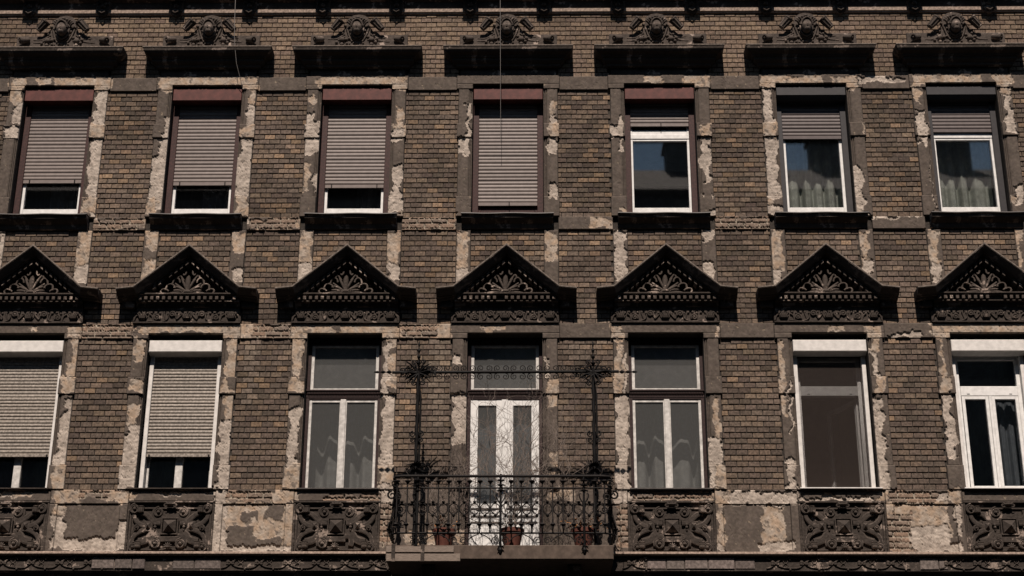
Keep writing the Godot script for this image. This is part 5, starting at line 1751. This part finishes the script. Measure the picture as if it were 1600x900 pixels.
	for s in [[-1.45, -1.0], [1.45, 1.0]]:
		b = MB.new()
		var bs := Basis(Vector3(0, -s[1], 0), Vector3(s[1], 0, 0), Vector3(0, 0, 1))
		for k in 3:
			b.lathe(Vector3(s[0] + s[1] * 0.078 * k, y + 0.005, 0.8), [Vector2(0, 0), Vector2(0.006, 0.004), Vector2(0.027 - 0.004 * k, 0.036), Vector2(0.006, 0.078), Vector2(0, 0.08)], 5, Color.WHITE, bs)
		put(b, "spear_end", iron, tr)
	for k in 17:
		var x := -0.85 + 0.1065 * k
		for s in [-1.0, 1.0]:
			b = MB.new()
			var e := 1.0 if k % 2 == 0 else -1.0
			b.tube(spiral(Vector2(x, y + s * 0.056), 0.046, 1.45 * e * s, -PI * 0.5 * s, 0.8, 16), 0.007, 0.005, 5)
			put(b, "scroll", iron, tr)

func branch(b: MB, p: Vector3, d: Vector3, n: int, step: float, r: float, lo: Vector3, hi: Vector3, depth: int) -> void:
	var path := [p]
	for k in n:
		d = (d + Vector3(rng.randf_range(-0.55, 0.55), rng.randf_range(-0.35, 0.45), rng.randf_range(-0.4, 0.4))).normalized()
		p += d * step
		p = p.clamp(lo, hi)
		path.append(p)
		if depth > 0 and rng.randf() < 0.4:
			branch(b, p, (d + Vector3(rng.randf_range(-1, 1), rng.randf_range(-0.6, 0.8), rng.randf_range(-0.6, 0.6))).normalized(), n / 2 + 2, step * 0.8, r * 0.6, lo, hi, depth - 1)
	b.tube(path, r, r * 0.45, 4)

func things() -> void:
	# pots on the balcony floor, each with what is left of its plant
	var spots := [[694.0, 0.62, "terracotta flower pot at the planter-board end of the balcony, behind the railing"], [800.0, 0.66, "terracotta flower pot in front of the balcony door"], [911.0, 0.66, "terracotta flower pot with rusty dry foliage beside the iron standard"]]
	for k in 3:
		var x := un(spots[k][0], 833.0, spots[k][1]).x
		var o := Vector3(x, FLOOR + 0.002, spots[k][1])
		var t := node("flower_pot", self, o)
		tag(t, spots[k][2], "flower pot", "pots on the balcony")
		var b := MB.new()
		b.lathe(Vector3.ZERO, [Vector2(0, 0), Vector2(0.085, 0), Vector2(0.095, 0.01), Vector2(0.13, 0.19), Vector2(0.148, 0.2), Vector2(0.15, 0.25), Vector2(0.135, 0.252), Vector2(0.128, 0.215)], 20)
		put(b, "pot", M.pot, t)
		b = MB.new()
		b.lathe(Vector3.ZERO, [Vector2(0.128, 0.214), Vector2(0.06, 0.22), Vector2(0, 0.224)], 12)
		put(b, "soil", M.soil, t)
		var g := node("climbing_plant", self, o + Vector3(0, 0.222, 0))
		tag(g, ["bare leafless climber trained along the railing beside the planter boards", "bare leafless climber spreading over the balcony door", "dry climber with rusty leaves beside the iron standard"][k], "plant", "withered climbers on the balcony")
		b = MB.new()
		var lo := Vector3([-1.25, -0.55, -0.95][k] - (0.0 if k == 1 else x * 0.0), -0.1, -0.5)
		for s in [6, 14, 5][k]:
			var a := rng.randf() * TAU
			branch(b, Vector3(cos(a) * 0.05, 0, sin(a) * 0.05), Vector3(rng.randf_range(-0.8, 0.8), 1.0, rng.randf_range(-0.3, 0.2)).normalized(), [12, 22, 12][k], 0.075, 0.0055, Vector3([-0.75, -0.8, -0.7][k], -0.05, -0.45), Vector3([0.7, 0.95, 0.5][k], [1.25, 1.95, 1.3][k], 0.18), 2)
		put(b, "stems", M.twig, g)
		if k != 1:
			b = MB.new()
			for s in [40, 0, 130][k]:
				var p := Vector3(rng.randfn(0.02, 0.11), rng.randf_range(0.0, 0.16), rng.randfn(0.03, 0.08))
				var d := Vector3(rng.randf_range(-1, 1), rng.randf_range(-0.6, 0.6), rng.randf_range(-1, 1)).normalized() * 0.03
				var e := d.cross(Vector3(0.3, 1, 0.2)).normalized() * 0.014
				var c := Color(0.24, 0.10, 0.03) if rng.randf() < 0.45 else Color(0.06, 0.035, 0.02)
				b.q(p - d, p + e + Vector3(0, 0.004, 0), p + d, p - e + Vector3(0, 0.004, 0), c)
			put(b, "dry_leaves", M.leaf, g)
	# weathered planter boards hung on the outer corner of the slab
	var t := node("wooden_planter", self, Vector3(-1.0, 5.76, 0.92))
	tag(t, "weathered wooden planter of two grey boards hung on the corner of the balcony slab", "planter")
	var a := un(603.0, 853.0, 0.96)
	var e := un(719.0, 877.0, 0.96)
	for q in [[603, 709, 853.5, 862.5], [603, 719, 864.8, 876.5]]:
		var p0 := un(q[0], q[3], 0.96)
		var p1 := un(q[1], q[2], 0.96)
		var b := MB.new()
		b.box(p0.x + 1.0, p1.x + 1.0, p0.y - 5.76, p1.y - 5.76, 0.0, 0.03, Color.WHITE, 0.004)
		put(b, "board", M.board, t)
	for u in [614.0, 660.0]:
		var p := un(u, 877.0, 0.98)
		var b := MB.new()
		b.box(p.x + 0.975, p.x + 1.02, p.y - 5.76, p.y + 0.215 - 5.76, 0.031, 0.05, Color.WHITE, 0.003)
		put(b, "batten", M.stone, t)
	# cables hanging from the eaves
	var b := MB.new()
	b.tube([Vector3(-3.955, 14.25, 0.32), Vector3(-3.94, 13.75, 0.31), Vector3(-3.925, 13.42, 0.29), Vector3(-3.89, 13.1, 0.2), Vector3(-3.82, 12.83, 0.07), Vector3(-3.815, 12.8, 0.05)], 0.0045, 0.0045, 5)
	var c := put(b, "hanging_cable", M.cable, self)
	tag(c, "thin grey cable bending from the eaves over a hood to a window corner", "cable")
	b = MB.new()
	b.tube([Vector3(-0.118, 14.3, 0.32), Vector3(-0.11, 13.4, 0.32), Vector3(-0.105, 12.6, 0.2), Vector3(-0.10, 11.9, 0.02)], 0.0036, 0.0036, 5)
	c = put(b, "hanging_cable", M.cable, self)
	tag(c, "thin straight cable hanging in front of the nearly closed shutter", "cable")
	# cloth behind the panes
	for k in [5, 6]:
		var d := cloth("pleated_curtain", M.curtain, BAY[k] - 0.43, BAY[k] + 0.43, UP0 + 0.03, 12.6, -0.55, 0.07, 4.6, 1.7 * k)
		tag(d, "pale green pleated curtain behind the upper window with " + ("a thick shutter lip" if k == 5 else "a white upper rail"), "curtain")
	for k in [0, 1, 2]:
		var d := cloth("dark_curtain", M.dark_drape, BAY[k] - 0.1 + 0.05 * k, BAY[k] + 0.43, UP0 + 0.03, 12.6, -0.48, 0.04, 3.5, 0.7 * k + 2.0)
		tag(d, "dim bluish curtain seen below a lowered brown shutter " + ["with a scarred rough jamb", "where a cable meets the window corner", "with a pale patched lintel"][k], "curtain", "curtains behind lowered shutters")
	for k in [2, 4]:
		var d := cloth("lace_curtain", M.lace, LOW[k] - 0.45, LOW[k] + 0.45, LO0 + 0.01, 8.26, -0.68, 0.085, 3.3, 1.3 * k)
		tag(d, "grey lace curtain behind the old casement window " + ("beside the planter boards" if k == 2 else "beyond the iron standard"), "curtain")
	for k in [2, 3, 4]:
		b = MB.new()
		b.box(LOW[k] - 0.45, LOW[k] + 0.45, 8.345, 8.95, -0.235, -0.228)
		var d := put(b, "transom_blind", M.shade_cloth, self)
		tag(d, "grey cloth stretched behind the transom light " + ["of the window nearest the planter boards", "above the balcony door", "of the window with wavy curtain shade"][k - 2], "blind")
	var d := cloth("door_curtain", M.dark_drape, LOW[3] - 0.45, LOW[3] + 0.45, FLOOR + 0.1, 8.2, -0.33, 0.03, 3.0, 0.4)
	tag(d, "dim curtain behind the panes of the balcony door", "curtain")
	d = cloth("blue_drape", M.dark_drape, LOW[6] + 0.05, LOW[6] + 0.42, LO0 + 0.03, 8.2, -0.42, 0.05, 2.5, 3.0)
	tag(d, "dark blue drape bunched behind the right sash of the modern window", "curtain")
